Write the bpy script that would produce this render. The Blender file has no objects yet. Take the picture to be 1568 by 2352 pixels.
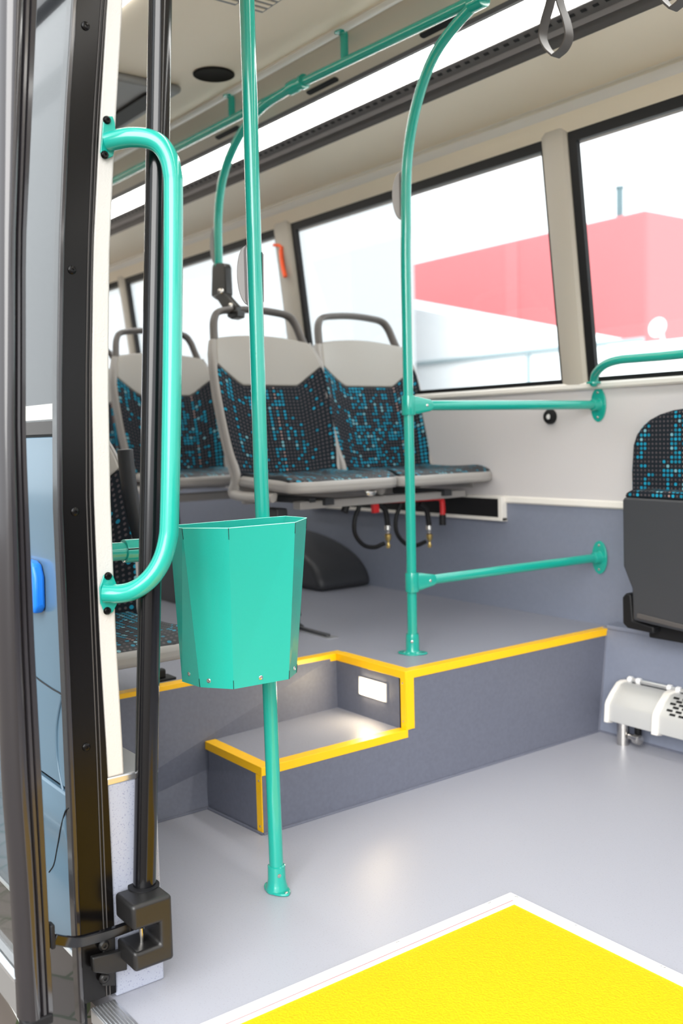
import bpy, bmesh, math, random
from mathutils import Vector, Matrix
random.seed(5)
S = bpy.context.scene
C = S.collection
# ------------------------------------------------------------------ camera, world, exposure
yaw, pit, rol, FP, CH = -0.9278, -0.07767, -0.0253, 2281.4, 1.1
fw = Vector((math.sin(yaw)*math.cos(pit), math.cos(yaw)*math.cos(pit), math.sin(pit)))
r0 = fw.cross(Vector((0, 0, 1))).normalized(); u0 = r0.cross(fw)
rt = r0*math.cos(rol) + u0*math.sin(rol); up = -r0*math.sin(rol) + u0*math.cos(rol)
cam = bpy.data.cameras.new('camera'); co = bpy.data.objects.new('camera', cam); C.objects.link(co)
co.matrix_world = Matrix(((rt.x, up.x, -fw.x, 0), (rt.y, up.y, -fw.y, 0), (rt.z, up.z, -fw.z, CH), (0, 0, 0, 1)))
cam.sensor_fit = 'VERTICAL'; cam.sensor_height = 36; cam.lens = 36*FP/2352
cam.clip_start = 0.02; cam.clip_end = 400
cam.dof.use_dof = True; cam.dof.focus_distance = 2.2; cam.dof.aperture_fstop = 3.0
S.camera = co
S.view_settings.view_transform = 'Standard'; S.view_settings.look = 'None'
S.view_settings.gamma = 1; S.view_settings.use_curve_mapping = False
S.view_settings.exposure = 1.25
W = bpy.data.worlds.new('world'); S.world = W; W.use_nodes = True
wn = W.node_tree.nodes; bg = wn['Background']
# overcast sky: slightly brighter overhead
tc = wn.new('ShaderNodeTexCoord'); sx = wn.new('ShaderNodeSeparateXYZ'); mr = wn.new('ShaderNodeMapRange')
W.node_tree.links.new(tc.outputs['Generated'], sx.inputs[0]); W.node_tree.links.new(sx.outputs['Z'], mr.inputs['Value'])
mr.inputs['From Min'].default_value = -0.1; mr.inputs['From Max'].default_value = 1; mr.inputs['To Min'].default_value = .95; mr.inputs['To Max'].default_value = 1.5
W.node_tree.links.new(mr.outputs[0], bg.inputs['Strength'])
bg.inputs['Color'].default_value = (0.95, 0.975, 1.0, 1)
# brighter part of the overcast sky, on the door side
sun = bpy.data.lights.new('bright_sky', 'SUN'); sun.energy = 1.9; sun.angle = math.radians(50); sun.color = (1, .985, .96)
so = bpy.data.objects.new('bright_sky', sun); C.objects.link(so)
so.rotation_euler = Vector((-.75, 1.0, -.62)).to_track_quat('-Z', 'Y').to_euler()
LED = 4.5          # brightness of the lit ceiling diffusers
LAMP = 22.0        # brightness of the small step lamp

# ------------------------------------------------------------------ helpers
def ray(px, py): return fw + rt*((px-784)/FP) - up*((py-1176)/FP)
CAM = Vector((0, 0, CH))
def _pl(px, py, a, v):
    d = ray(px, py); return CAM + d*((v-CAM[a])/d[a])
def PX(px, py, v): return _pl(px, py, 0, v)
def PY(px, py, v): return _pl(px, py, 1, v)
def PZ(px, py, v): return _pl(px, py, 2, v)

def mat(name, col, rough=.5, metal=0, coat=0, bump=0, bscale=200, speck=None, emit=None, spec=.5, trans=0, alpha=1, noise=0, nscale=8):
    m = bpy.data.materials.new(name); m.use_nodes = True
    nt = m.node_tree; b = nt.nodes['Principled BSDF']
    b.inputs['Base Color'].default_value = (*col, 1); b.inputs['Roughness'].default_value = rough
    b.inputs['Metallic'].default_value = metal; b.inputs['Coat Weight'].default_value = coat
    b.inputs['Coat Roughness'].default_value = .08
    b.inputs['Specular IOR Level'].default_value = spec
    b.inputs['Transmission Weight'].default_value = trans; b.inputs['Alpha'].default_value = alpha
    L = nt.links
    src = None
    t = nt.nodes.new('ShaderNodeTexCoord')
    if noise or speck:
        mx = nt.nodes.new('ShaderNodeMix'); mx.data_type = 'RGBA'
        n = nt.nodes.new('ShaderNodeTexNoise'); L.new(t.outputs['Object'], n.inputs['Vector'])
        r = nt.nodes.new('ShaderNodeMapRange')
        if speck:
            n.inputs['Scale'].default_value = speck[0]; n.inputs['Detail'].default_value = 1
            r.inputs['From Min'].default_value = .62; r.inputs['From Max'].default_value = .7
            c2 = speck[1]
        else:
            n.inputs['Scale'].default_value = nscale; n.inputs['Detail'].default_value = 4
            r.inputs['From Min'].default_value = .3; r.inputs['From Max'].default_value = .7
            c2 = tuple(c*(1-noise) for c in col)
        L.new(n.outputs['Fac'], r.inputs['Value']); L.new(r.outputs[0], mx.inputs['Factor'])
        mx.inputs[6].default_value = (*col, 1); mx.inputs[7].default_value = (*c2, 1)
        L.new(mx.outputs[2], b.inputs['Base Color'])
    if bump:
        n = nt.nodes.new('ShaderNodeTexNoise'); n.inputs['Scale'].default_value = bscale; n.inputs['Detail'].default_value = 2
        L.new(t.outputs['Object'], n.inputs['Vector'])
        bp = nt.nodes.new('ShaderNodeBump'); bp.inputs['Strength'].default_value = bump; bp.inputs['Distance'].default_value = .002
        L.new(n.outputs['Fac'], bp.inputs['Height']); L.new(bp.outputs[0], b.inputs['Normal'])
    if emit:
        b.inputs['Emission Color'].default_value = (*emit[0], 1); b.inputs['Emission Strength'].default_value = emit[1]
    return m

M = dict(
 teal=mat('teal_paint', (.008, .33, .262), .18, coat=.6, bump=.05, bscale=60),
 tealbin=mat('teal_sheet', (.014, .345, .275), .28, coat=.3, bump=.08, bscale=300),
 tealrim=mat('teal_edge', (.35, .85, .72), .4),
 floor=mat('floor_vinyl', (.335, .34, .385), .4, speck=(260, (.30, .30, .34)), bump=.05, bscale=400),
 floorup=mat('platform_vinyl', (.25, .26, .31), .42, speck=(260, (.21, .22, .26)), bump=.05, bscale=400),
 slate=mat('slate_vinyl', (.125, .134, .175), .5, noise=.12, nscale=90, bump=.05, bscale=400),
 slatewall=mat('wall_slate', (.18, .20, .26), .55, noise=.06, nscale=60),
 speckwall=mat('speckled_panel', (.34, .36, .43), .5, speck=(300, (.22, .24, .32))),
 grey=mat('grey_panel', (.52, .50, .50), .55, bump=.05),
 cream=mat('cream_panel', (.82, .73, .585), .5, bump=.04),
 pillar=mat('pillar_cover', (.40, .365, .31), .45),
 creamdk=mat('cream_panel_dim', (.60, .545, .45), .5),
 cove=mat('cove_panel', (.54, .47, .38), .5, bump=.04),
 trimw=mat('light_trim', (.74, .71, .66), .35),
 white=mat('white_leatherette', (.56, .54, .51), .45, bump=.35, bscale=260),
 alu=mat('aluminium', (.75, .76, .78), .28, metal=.9),
 aluw=mat('light_aluminium', (.86, .86, .86), .4, metal=.25),
 heater=mat('heater_metal', (.50, .50, .49), .4, metal=.3),
 steel=mat('steel', (.62, .6, .57), .2, metal=1),
 brass=mat('brass', (.75, .55, .2), .3, metal=1),
 black=mat('black_gloss', (.004, .004, .005), .14),
 blackp=mat('black_plastic', (.010, .0095, .0095), .4, bump=.08, bscale=500),
 blacks=mat('black_satin', (.004, .0035, .0035), .22, spec=.22),
 leafp=mat('leaf_seal', (.020, .018, .020), .2, coat=.5),
 rubber=mat('rubber', (.006, .006, .007), .55, spec=.3),
 dark=mat('dark_plastic', (.035, .037, .042), .45),
 raily=mat('rail_grey', (.16, .155, .15), .35),
 handle=mat('handle_plastic', (.115, .105, .10), .45),
 dgrey=mat('dark_grey_plastic', (.070, .064, .062), .5, spec=.3),
 prof=mat('led_profile', (.10, .092, .09), .38, metal=.2),
 shell=mat('seat_shell', (.33, .315, .30), .38),
 beige=mat('seat_beige', (.33, .312, .285), .5, bump=.15, bscale=350),
 yellow=mat('yellow_trim', (.95, .52, .0), .38),
 ramp=mat('yellow_ramp', (.74, .43, .0), .75, bump=1.0, bscale=200, noise=.14, nscale=260, spec=.2),
 red=mat('red_paint', (.5, .01, .012), .4),
 orange=mat('orange_plastic', (.95, .10, .01), .4),
 blue=mat('blue_plastic', (.01, .19, .75), .3),
 body=mat('body_paint', (.10, .165, .225), .22, coat=.4),
 glassb=mat('dark_window_glass', (.02, .022, .026), .03, coat=.5),
 pad=mat('grey_pad', (.36, .34, .34), .5),
 padr=mat('grey_pad_rim', (.16, .14, .14), .5),
 speaker=mat('speaker_mesh', (.010, .008, .006), .8, spec=.2),
 grille=mat('grille_grey', (.22, .22, .22), .5),
 led=mat('led_diffuser', (1, 1, 1), .5, emit=((1, .985, .95), LED)),
 lamp=mat('lamp_diffuser', (1, 1, 1), .5, emit=((1, .80, .5), LAMP)),
 redb=mat('red_cladding', (.60, .17, .18), .7, noise=.05, nscale=.2),
 redb2=mat('red_cladding_side', (.60, .185, .195), .7),
 whiteb=mat('white_cladding', (.8, .82, .84), .6),
 pale=mat('pale_cladding', (.37, .385, .40), .7),
 band=mat('pale_grey_band', (.30, .38, .41), .6),
 mast=mat('mast_teal', (.10, .17, .19), .6),
 kerb=mat('kerb_stone', (.5, .5, .48), .8),
)
# window glass: thin clear pane
g = bpy.data.materials.new('clear_glass'); g.use_nodes = True; nt = g.node_tree
for n in list(nt.nodes): nt.nodes.remove(n)
o_ = nt.nodes.new('ShaderNodeOutputMaterial'); tr = nt.nodes.new('ShaderNodeBsdfTransparent'); gl = nt.nodes.new('ShaderNodeBsdfGlossy')
gl.inputs['Roughness'].default_value = .01; tr.inputs[0].default_value = (.93, .95, .95, 1)
lw = nt.nodes.new('ShaderNodeLayerWeight'); pw = nt.nodes.new('ShaderNodeMath'); pw.operation = 'POWER'; pw.inputs[1].default_value = 4.5; nt.links.new(lw.outputs['Facing'], pw.inputs[0]); fr = nt.nodes.new('ShaderNodeMapRange'); fr.inputs['To Min'].default_value = .03; fr.inputs['To Max'].default_value = .9; nt.links.new(pw.outputs[0], fr.inputs['Value']); mx = nt.nodes.new('ShaderNodeMixShader')
nt.links.new(fr.outputs[0], mx.inputs[0]); nt.links.new(tr.outputs[0], mx.inputs[1]); nt.links.new(gl.outputs[0], mx.inputs[2]); nt.links.new(mx.outputs[0], o_.inputs[0])
M['glass'] = g

# fabric: rows of dots, teal, pale and dim, thicker in some columns
def fabric(name, dens=.5, seed=0.):
    m = bpy.data.materials.new(name); m.use_nodes = True; nt = m.node_tree; L = nt.links; N = nt.nodes.new
    b = nt.nodes['Principled BSDF']; b.inputs['Roughness'].default_value = .85
    b.inputs['Specular IOR Level'].default_value = .25
    uv = N('ShaderNodeUVMap'); sc = N('ShaderNodeVectorMath'); sc.operation = 'SCALE'; sc.inputs[3].default_value = 1/.0150
    L.new(uv.outputs[0], sc.inputs[0])
    fl = N('ShaderNodeVectorMath'); fl.operation = 'FLOOR'; L.new(sc.outputs[0], fl.inputs[0])
    frc = N('ShaderNodeVectorMath'); frc.operation = 'FRACTION'; L.new(sc.outputs[0], frc.inputs[0])
    ds = N('ShaderNodeVectorMath'); ds.operation = 'DISTANCE'; L.new(frc.outputs[0], ds.inputs[0]); ds.inputs[1].default_value = (.5, .5, 0)
    def mth(op, a, c=None):
        n = N('ShaderNodeMath'); n.operation = op
        for i, v in enumerate((a, c)):
            if v is None: continue
            if hasattr(v, 'links'): L.new(v, n.inputs[i])
            else: n.inputs[i].default_value = v
        return n.outputs[0]
    off = N('ShaderNodeVectorMath'); off.operation = 'ADD'; off.inputs[1].default_value = (seed, seed*2.3, 0); L.new(fl.outputs[0], off.inputs[0])
    cell = N('ShaderNodeTexWhiteNoise'); cell.noise_dimensions = '2D'; L.new(off.outputs[0], cell.inputs['Vector'])
    add7 = N('ShaderNodeVectorMath'); add7.operation = 'ADD'; add7.inputs[1].default_value = (71, 13, 0); L.new(off.outputs[0], add7.inputs[0])
    cell2 = N('ShaderNodeTexWhiteNoise'); cell2.noise_dimensions = '2D'; L.new(add7.outputs[0], cell2.inputs['Vector'])
    sp = N('ShaderNodeSeparateXYZ'); L.new(off.outputs[0], sp.inputs[0])
    col = N('ShaderNodeTexWhiteNoise'); col.noise_dimensions = '1D'; L.new(sp.outputs[0], col.inputs['W'])
    st = N('ShaderNodeVectorMath'); st.operation = 'MULTIPLY'; st.inputs[1].default_value = (.40, .035, 0); L.new(off.outputs[0], st.inputs[0])
    nz = N('ShaderNodeTexNoise'); nz.inputs['Scale'].default_value = 1; nz.inputs['Detail'].default_value = 1; L.new(st.outputs[0], nz.inputs['Vector'])
    # teal probability
    p = mth('ADD', mth('MULTIPLY', col.outputs[0], .45), mth('MULTIPLY', mth('SUBTRACT', nz.outputs['Fac'], .5), 2.6))
    p = mth('ADD', p, dens - .42)
    isteal = mth('LESS_THAN', cell.outputs[0], p)
    ispale = mth('LESS_THAN', cell2.outputs[0], .13)
    ispink = mth('GREATER_THAN', col.outputs[0], .93)
    big = mth('LESS_THAN', ds.outputs['Value'], mth('ADD', .25, mth('MULTIPLY', isteal, .11)))
    def mixc(f, a, c):
        n = N('ShaderNodeMix'); n.data_type = 'RGBA'
        L.new(f, n.inputs['Factor'])
        for i, v in ((6, a), (7, c)):
            if isinstance(v, tuple): n.inputs[i].default_value = (*v, 1)
            else: L.new(v, n.inputs[i])
        return n.outputs[2]
    tealc = mixc(ispale, mixc(cell2.outputs[0], (.004, .13, .20), (.006, .27, .42)), (.16, .36, .42))
    dim = mixc(ispink, (.066, .057, .063), (.34, .23, .21))
    dot = mixc(isteal, dim, tealc)
    base = mixc(big, (.005, .009, .014), dot)
    L.new(base, b.inputs['Base Color'])
    return m
M['fabric'] = fabric('seat_fabric', .42, 0)
M['fabricb'] = fabric('seat_fabric_dense', .60, 40)
M['fabricc'] = fabric('seat_fabric_cushion', .50, 90)
fb = M['fabricc'].node_tree.nodes['Principled BSDF']; fb.inputs['Roughness'].default_value = .6; fb.inputs['Specular IOR Level'].default_value = .5

# paving: concrete blocks with mossy joints
p = bpy.data.materials.new('paving_blocks'); p.use_nodes = True; nt = p.node_tree; b = nt.nodes['Principled BSDF']; b.inputs['Roughness'].default_value = .85
t = nt.nodes.new('ShaderNodeTexCoord'); mp = nt.nodes.new('ShaderNodeMapping'); mp.inputs['Rotation'].default_value = (0, 0, .5)
br = nt.nodes.new('ShaderNodeTexBrick'); br.inputs['Scale'].default_value = 1
br.inputs['Brick Width'].default_value = .24; br.inputs['Row Height'].default_value = .14; br.inputs['Mortar Size'].default_value = .005
br.inputs['Color1'].default_value = (.105, .085, .07, 1); br.inputs['Color2'].default_value = (.145, .12, .10, 1); br.inputs['Mortar'].default_value = (.03, .042, .012, 1)
n2 = nt.nodes.new('ShaderNodeTexNoise'); n2.inputs['Scale'].default_value = 6
nw = nt.nodes.new('ShaderNodeMix'); nw.data_type = 'VECTOR'; nw.inputs['Factor'].default_value = .05
nt.links.new(t.outputs['Object'], n2.inputs['Vector']); nt.links.new(t.outputs['Object'], nw.inputs[4]); nt.links.new(n2.outputs['Color'], nw.inputs[5])
nt.links.new(nw.outputs[1], mp.inputs['Vector']); nt.links.new(mp.outputs[0], br.inputs['Vector']); nt.links.new(br.outputs['Color'], b.inputs['Base Color'])
M['paving'] = p

def tag(o, label=None, cat=None, group=None, kind=None):
    if label: o['label'] = label
    if cat: o['category'] = cat
    if group: o['group'] = group
    if kind: o['kind'] = kind
    return o
def link(name, bm, m, parent=None, smooth=True, loc=None, bev=0, seg=3, solid=0, sub=0, angle=40):
    bmesh.ops.remove_doubles(bm, verts=bm.verts, dist=1e-6)
    bmesh.ops.recalc_face_normals(bm, faces=bm.faces)
    me = bpy.data.meshes.new(name); bm.to_mesh(me); bm.free()
    o = bpy.data.objects.new(name, me); C.objects.link(o); me.materials.append(M[m])
    if parent:
        o.parent = parent
        if loc is None: o.location = -Vector(parent.location) if parent.get('_w') else (0, 0, 0)
    if loc is not None: o.location = loc
    if solid:
        d = o.modifiers.new('solid', 'SOLIDIFY'); d.thickness = solid; d.offset = -1
    if sub:
        d = o.modifiers.new('sub', 'SUBSURF'); d.levels = sub; d.render_levels = sub
    if bev:
        d = o.modifiers.new('bev', 'BEVEL'); d.width = bev; d.segments = seg; d.limit_method = 'ANGLE'; d.angle_limit = math.radians(35)
    if smooth:
        for f in me.polygons: f.use_smooth = True
        me.set_sharp_from_angle(angle=math.radians(angle))
    return o
def thing(name, label, cat, loc=(0, 0, 0), group=None):
    """Empty at the thing's base; parts are built in world coordinates and shifted back."""
    o = bpy.data.objects.new(name, None); C.objects.link(o); o.location = loc; o.empty_display_size = .05
    o['_w'] = 1
    return tag(o, label, cat, group)
def nb(): return bmesh.new()
def box(bm, a, b):
    x0, y0, z0 = a; x1, y1, z1 = b
    v = [bm.verts.new(c) for c in ((x0,y0,z0),(x1,y0,z0),(x1,y1,z0),(x0,y1,z0),(x0,y0,z1),(x1,y0,z1),(x1,y1,z1),(x0,y1,z1))]
    for f in ((0,3,2,1),(4,5,6,7),(0,1,5,4),(1,2,6,5),(2,3,7,6),(3,0,4,7)): bm.faces.new([v[i] for i in f])
    return bm
def loft(bm, rings, caps=True, closed=True):
    rs = [[bm.verts.new(c) for c in r] for r in rings]; n = len(rs[0])
    for a, b in zip(rs, rs[1:]):
        for i in range(n if closed else n-1):
            j = (i+1) % n; bm.faces.new((a[i], a[j], b[j], b[i]))
    if caps and closed: bm.faces.new(rs[0][::-1]); bm.faces.new(rs[-1])
    return bm
def prism(bm, pts, d):
    d = Vector(d); return loft(bm, [[Vector(q) for q in pts], [Vector(q)+d for q in pts]])
def bez(pts, n=8):
    """Catmull-Rom through points"""
    P = [Vector(q) for q in pts]; P = [P[0]*2-P[1]] + P + [P[-1]*2-P[-2]]; out = []
    for i in range(1, len(P)-2):
        a, b, c, d = P[i-1:i+3]
        for k in range(n):
            t = k/n
            out.append(.5*((2*b)+(c-a)*t+(2*a-5*b+4*c-d)*t*t+(3*b-a-3*c+d)*t**3))
    out.append(P[-2]); return out
def tube(bm, pts, r, seg=24, flat=None, closed=False, caps=True):
    P = [Vector(q) for q in pts]; rings = []
    t0 = (P[1]-P[0]).normalized(); nrm = t0.orthogonal().normalized()
    if flat: nrm = (Vector(flat[0]) - t0*t0.dot(Vector(flat[0]))).normalized()
    for i, q in enumerate(P):
        a = P[i-1] if i else (P[-1] if closed else P[0]); c = P[i+1] if i+1 < len(P) else (P[0] if closed else P[-1])
        t = (c-a).normalized(); nrm = (nrm - t*t.dot(nrm)).normalized(); bi = t.cross(nrm)
        ra, rb = (flat[1], flat[2]) if flat else (r, r)
        if flat and len(flat) > 3:  # rectangular section
            rings.append([q+nrm*sa*ra+bi*sb*rb for sa, sb in ((1, 1), (-1, 1), (-1, -1), (1, -1))])
        else:
            rings.append([q+nrm*ra*math.cos(2*math.pi*k/seg)+bi*rb*math.sin(2*math.pi*k/seg) for k in range(seg)])
    if closed: rings.append(rings[0]); caps = False
    return loft(bm, rings, caps)
def lathe(bm, o, ax, prof, seg=32):
    """prof: (radius, distance along ax) list"""
    o = Vector(o); ax = Vector(ax).normalized(); n = ax.orthogonal().normalized(); b = ax.cross(n)
    return loft(bm, [[o+ax*h+(n*math.cos(2*math.pi*k/seg)+b*math.sin(2*math.pi*k/seg))*max(r, 1e-5) for k in range(seg)] for r, h in prof])
def xprof(bm, prof, x0, x1, solid=None):
    """closed (y,z) polygon run along x"""
    return prism(bm, [(x0, y, z) for y, z in prof], (x1-x0, 0, 0))
def ribbon(prof, th, out=(0, 0)):
    """thicken an open (y,z) profile: returns closed polygon, second side shifted by out"""
    return list(prof) + [(y+out[0]*th, z+out[1]*th) for y, z in reversed(prof)]
def rivet(parent, name, p, n, r=.004, h=.002, m='steel', lab=None):
    o = link(name, lathe(nb(), p, n, [(r*1.15, 0), (r*1.1, h*.5), (r*.75, h), (r*.35, h*1.02), (r*.3, h*.5), (0, h*.5)], 16), m, parent)
    if lab: o['label'] = lab
    return o
def struct(name, bm, m, parent=None, **k):
    o = link(name, bm, m, parent, **k)
    if not parent: o['kind'] = 'structure'
    return o

# ================================================================== SETTING
XR, XF = -6.9, 3.2               # rear and front ends of the bus interior
RX = -2.285                      # front of the raised floor
ZP = .37                         # raised floor level
YW = 2.96                        # far wall
# ground
bm = nb(); prism(bm, [(-60, -25, -.32), (40, -25, -.32), (40, 4, -.32), (-60, 4, -.32)], (0, 0, -.1)); struct('ground', bm, 'paving', smooth=False)
bm = nb(); prism(bm, [(-90, 4, -.32), (40, 4, -.32), (40, 90, -.32), (-90, 90, -.32)], (0, 0, -.1)); tag(struct('ground_yard', bm, 'kerb', smooth=False), kind='structure')
# light edging stone in the paving, beside the open door leaf
k0, k1 = PZ(0, 2160, -.32), PZ(45, 2236, -.32)
dk = (k1-k0); w_ = Vector((dk.y, -dk.x, 0)).normalized()*.06
o = link('edging_stone', prism(nb(), [k0-dk*14, k1+dk*3.0, k1+dk*3.0+w_, k0-dk*14+w_], (0, 0, .004)), 'kerb', smooth=False)
tag(o, 'pale edging stone set in the brown paving beside the door leaf', 'edging stone')

# low floor with a recess for the ramp
bm = nb()
RXa, RYb = -1.60, 1.672
for a, b in (((RX-.6, .75, -.06), (RXa, YW, 0)), ((RXa, RYb, -.06), (XF, YW, 0)), ((-.32, .75, -.06), (XF, RYb, 0)), ((RXa, .75, -.09), (-.32, RYb, -.06))):
    box(bm, a, b)
struct('floor', bm, 'floor', smooth=False)
# raised floor: one slab with the step recess cut out
bm = nb()
pf = [(XR, .8), (-2.64, .8), (-2.64, 1.94), (RX, 1.94), (RX, YW+.02), (XR, YW+.02)]
prism(bm, [(x, y, ZP-.02) for x, y in pf], (0, 0, .02)); struct('floor_platform', bm, 'floorup', smooth=False)
# risers
bm = nb()
prism(bm, [(RX, 1.94, 0), (RX, 2.86, 0), (RX, 2.915, ZP-.001), (RX, 1.94, ZP-.001)], (-.03, 0, 0))
struct('wall_riser', bm, 'slate', smooth=False)
bm = nb(); prism(bm, [(-2.56, .8, 0), (-2.56, 1.45, 0), (-2.64, 1.95, .19), (-2.64, 1.95, ZP-.001), (-2.64, .8, ZP-.001)], (-.03, 0, 0))
struct('wall_riser_left', bm, 'slate', smooth=False)
bm = nb(); box(bm, (-2.66, 1.94, .1), (RX-.001, 1.965, ZP-.001)); struct('wall_riser_side', bm, 'slate', smooth=False)
# lower step block
SZ = .188; SY = 1.415
bm = nb(); prism(bm, [(RX+.0005, SY, 0), (RX+.0005, 1.9405, 0), (RX+.0005, 1.9405, SZ-.004), (RX+.0005, SY, SZ-.004)], (-.30, 0, 0))
tr_ = thing('step_block', 'low slate grey corner step with yellow nosing below the raised floor', 'step', (-2.43, 1.67, 0))
link('riser', bm, 'slate', tr_, smooth=False)
# side skirt of the step reaches back to the slanted riser
bm = nb(); prism(bm, [(RX, SY, 0), (-2.572, SY-.02, 0), (-2.60, SY+.015, SZ-.005), (RX, SY, SZ-.005)], (0, .02, 0)); link('side_panel', bm, 'slate', tr_, smooth=False)
bm = nb(); prism(bm, [(RX, SY, SZ-.004), (RX, 1.94, SZ-.004), (-2.66, 1.94, SZ-.004), (-2.60, SY+.01, SZ-.004)], (0, 0, .004)); link('tread', bm, 'floorup', tr_, smooth=False)
def nosing(parent, name, a, b, inn, w=.034, h=.022, t=.0025, top=None):
    """L trim along edge a-b (top corner). inn: inward horizontal unit dir"""
    a, b, inn = Vector(a), Vector(b), Vector(inn); u = Vector((0, 0, 1))
    q = [-inn*t+u*t, inn*w+u*t, inn*w+u*.0002, u*.0002 + inn*.0002, inn*.0002-u*h, -inn*t-u*h]
    bm = nb(); loft(bm, [[a+c for c in q], [b+c for c in q]]); return link(name, bm, 'yellow', parent, smooth=False, bev=.0012, seg=2)
nosing(tr_, 'nosing', (RX, SY-.001, SZ), (RX, 1.945, SZ), (-1, 0, 0))
nosing(tr_, 'nosing', (-2.60, SY, SZ+.0004), (RX+.0022, SY, SZ+.0004), (0, 1, 0))
bm = nb(); box(bm, (-2.313, SY-.003, .0), (RX-.001, SY+.001, SZ-.022)); o = link('corner_strip', bm, 'yellow', tr_, smooth=False)
for z in (.02, .15): rivet(tr_, 'screw', (-2.298, SY-.003, z), (0, -1, 0), .003, .0015)
# nosings of the raised floor
nz = thing('platform_nosing', 'yellow nosing running round the edge of the raised floor', 'floor edging', (RX, 1.94, ZP))
nosing(nz, 'nosing', (RX, 1.939, ZP), (RX, 2.93, ZP), (-1, 0, 0))
nosing(nz, 'nosing', (-2.64, 1.94, ZP+.0004), (RX+.0022, 1.94, ZP+.0004), (0, 1, 0))
nosing(nz, 'nosing', (-2.64, .87, ZP), (-2.64, 1.972, ZP-.0003), (-1, 0, 0))
bm = nb(); box(bm, (RX-.0005, 1.938, SZ+.002), (RX+.0028, 1.972, ZP-.02)); box(bm, (RX-.022, 1.9375, SZ+.002), (RX+.0028, 1.9405, ZP-.02)); link('corner_strip', bm, 'yellow', nz, smooth=False, bev=.001)
for z in (.215, .335): rivet(nz, 'screw', (RX-.011, 1.9375, z), (0, -1, 0), .0025, .0012)

bm = nb()
tube(bm, [(RX+.002, SY-.002, .002), (RX+.002, 2.858, .002)], .0045, 8); struct('trim_10', bm, 'slate')
bm = nb(); tube(bm, [(RX+.002, SY-.004, .002), (-2.565, SY-.024, .002)], .0045, 8); struct('trim_11', bm, 'slate')
bm = nb(); tube(bm, [(-2.558, SY-.02, .002), (-2.558, .87, .002)], .0045, 8); struct('trim_12', bm, 'slate')
bm = nb(); tube(bm, [(RX, 2.857, .002), (RX, 2.905, ZP-.005)], .004, 8); struct('trim_13', bm, 'slate')
bm = nb(); tube(bm, [(RX+.002, 2.858, .002), (XF, 2.858, .002)], .0045, 8); struct('trim_14', bm, 'slate')
# far side wall, low part bulging slightly in, ledge, upper part
bm = nb(); xprof(bm, [(2.858, 0), (2.905, .375), (2.99, .375), (2.99, 0)], RX-.02, XF); struct('wall_far_lower', bm, 'slatewall', smooth=False)
bm = nb(); xprof(bm, [(2.895, .374), (2.895, .388), (2.97, .392), (2.97, .374)], RX+.005, XF); struct('trim_1', bm, 'slatewall', smooth=False, bev=.003)
bm = nb(); xprof(bm, [(YW, ZP-.05), (YW, .81), (YW+.04, .81), (YW+.04, ZP-.05)], XR, XF); struct('wall_far', bm, 'slatewall', smooth=False)
bm = nb(); xprof(bm, [(YW-.006, .806), (YW-.012, .812), (YW-.012, .83), (YW-.004, .835), (YW+.03, .835), (YW+.03, .806)], XR, XF); struct('trim_2', bm, 'trimw', smooth=False)
bm = nb(); xprof(bm, [(YW-.002, .832), (YW-.002, 1.245), (YW+.04, 1.245), (YW+.04, .832)], XR, XF); struct('wall_far_upper', bm, 'grey', smooth=False)
bm = nb(); xprof(bm, [(YW-.012, 1.243), (YW-.022, 1.25), (YW-.022, 1.263), (YW-.012, 1.27), (YW+.04, 1.27), (YW+.04, 1.243)], XR, XF); struct('trim_3', bm, 'trimw', smooth=False)
# window line leans in: bottom (2.955,1.27) top (2.85,2.14)
def wy(z, o=0): return 2.955 - (z-1.27)*.105/.87 + o
bays = [(XR+.1, -6.20), (-6.10, -4.315), (-4.165, -2.525), (-2.405, -.55), (-.40, 1.4), (1.55, 3.1)]
for i, (a, b_) in enumerate(bays, 1):
    f = struct('window_%d' % i, loft(nb(), [[(x, wy(z, .022+s), z) for x, z in ((a, 1.27), (b_, 1.27), (b_, 2.155), (a, 2.155))] for s in (0, .005)]), 'glass', smooth=False)
    bm = nb()
    def bar(x0, z0, x1, z1, d=.02):
        loft(bm, [[(x, wy(z, s), z) for x, z in ((x0, z0), (x1, z0), (x1, z1), (x0, z1))] for s in (.002, .021)])
    bar(a, 1.27, b_, 1.287); bar(a, 2.118, b_, 2.155); bar(a, 1.287, a+.036, 2.118); bar(b_-.008, 1.287, b_, 2.118)
    link('gasket', bm, 'rubber', f, smooth=False)
    # pillar after the bay
    x0, x1 = b_, (bays[i][0] if i < len(bays) else XF)
    if x1-x0 > .3: x1 = x0+.1
    bm = nb(); n = .012
    prof = [(x0, .03), (x0+.004, -.004), (x0+(x1-x0)*.30, -.016), (x1-.030, -.018), (x1-.012, -.012), (x1-.002, -.002), (x1, .03)]
    loft(bm, [[(x, wy(z, d), z) for x, d in prof] for z in (1.262, 1.7, 2.17)]); struct('pillar_%d' % i, bm, 'pillar', angle=25)
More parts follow.
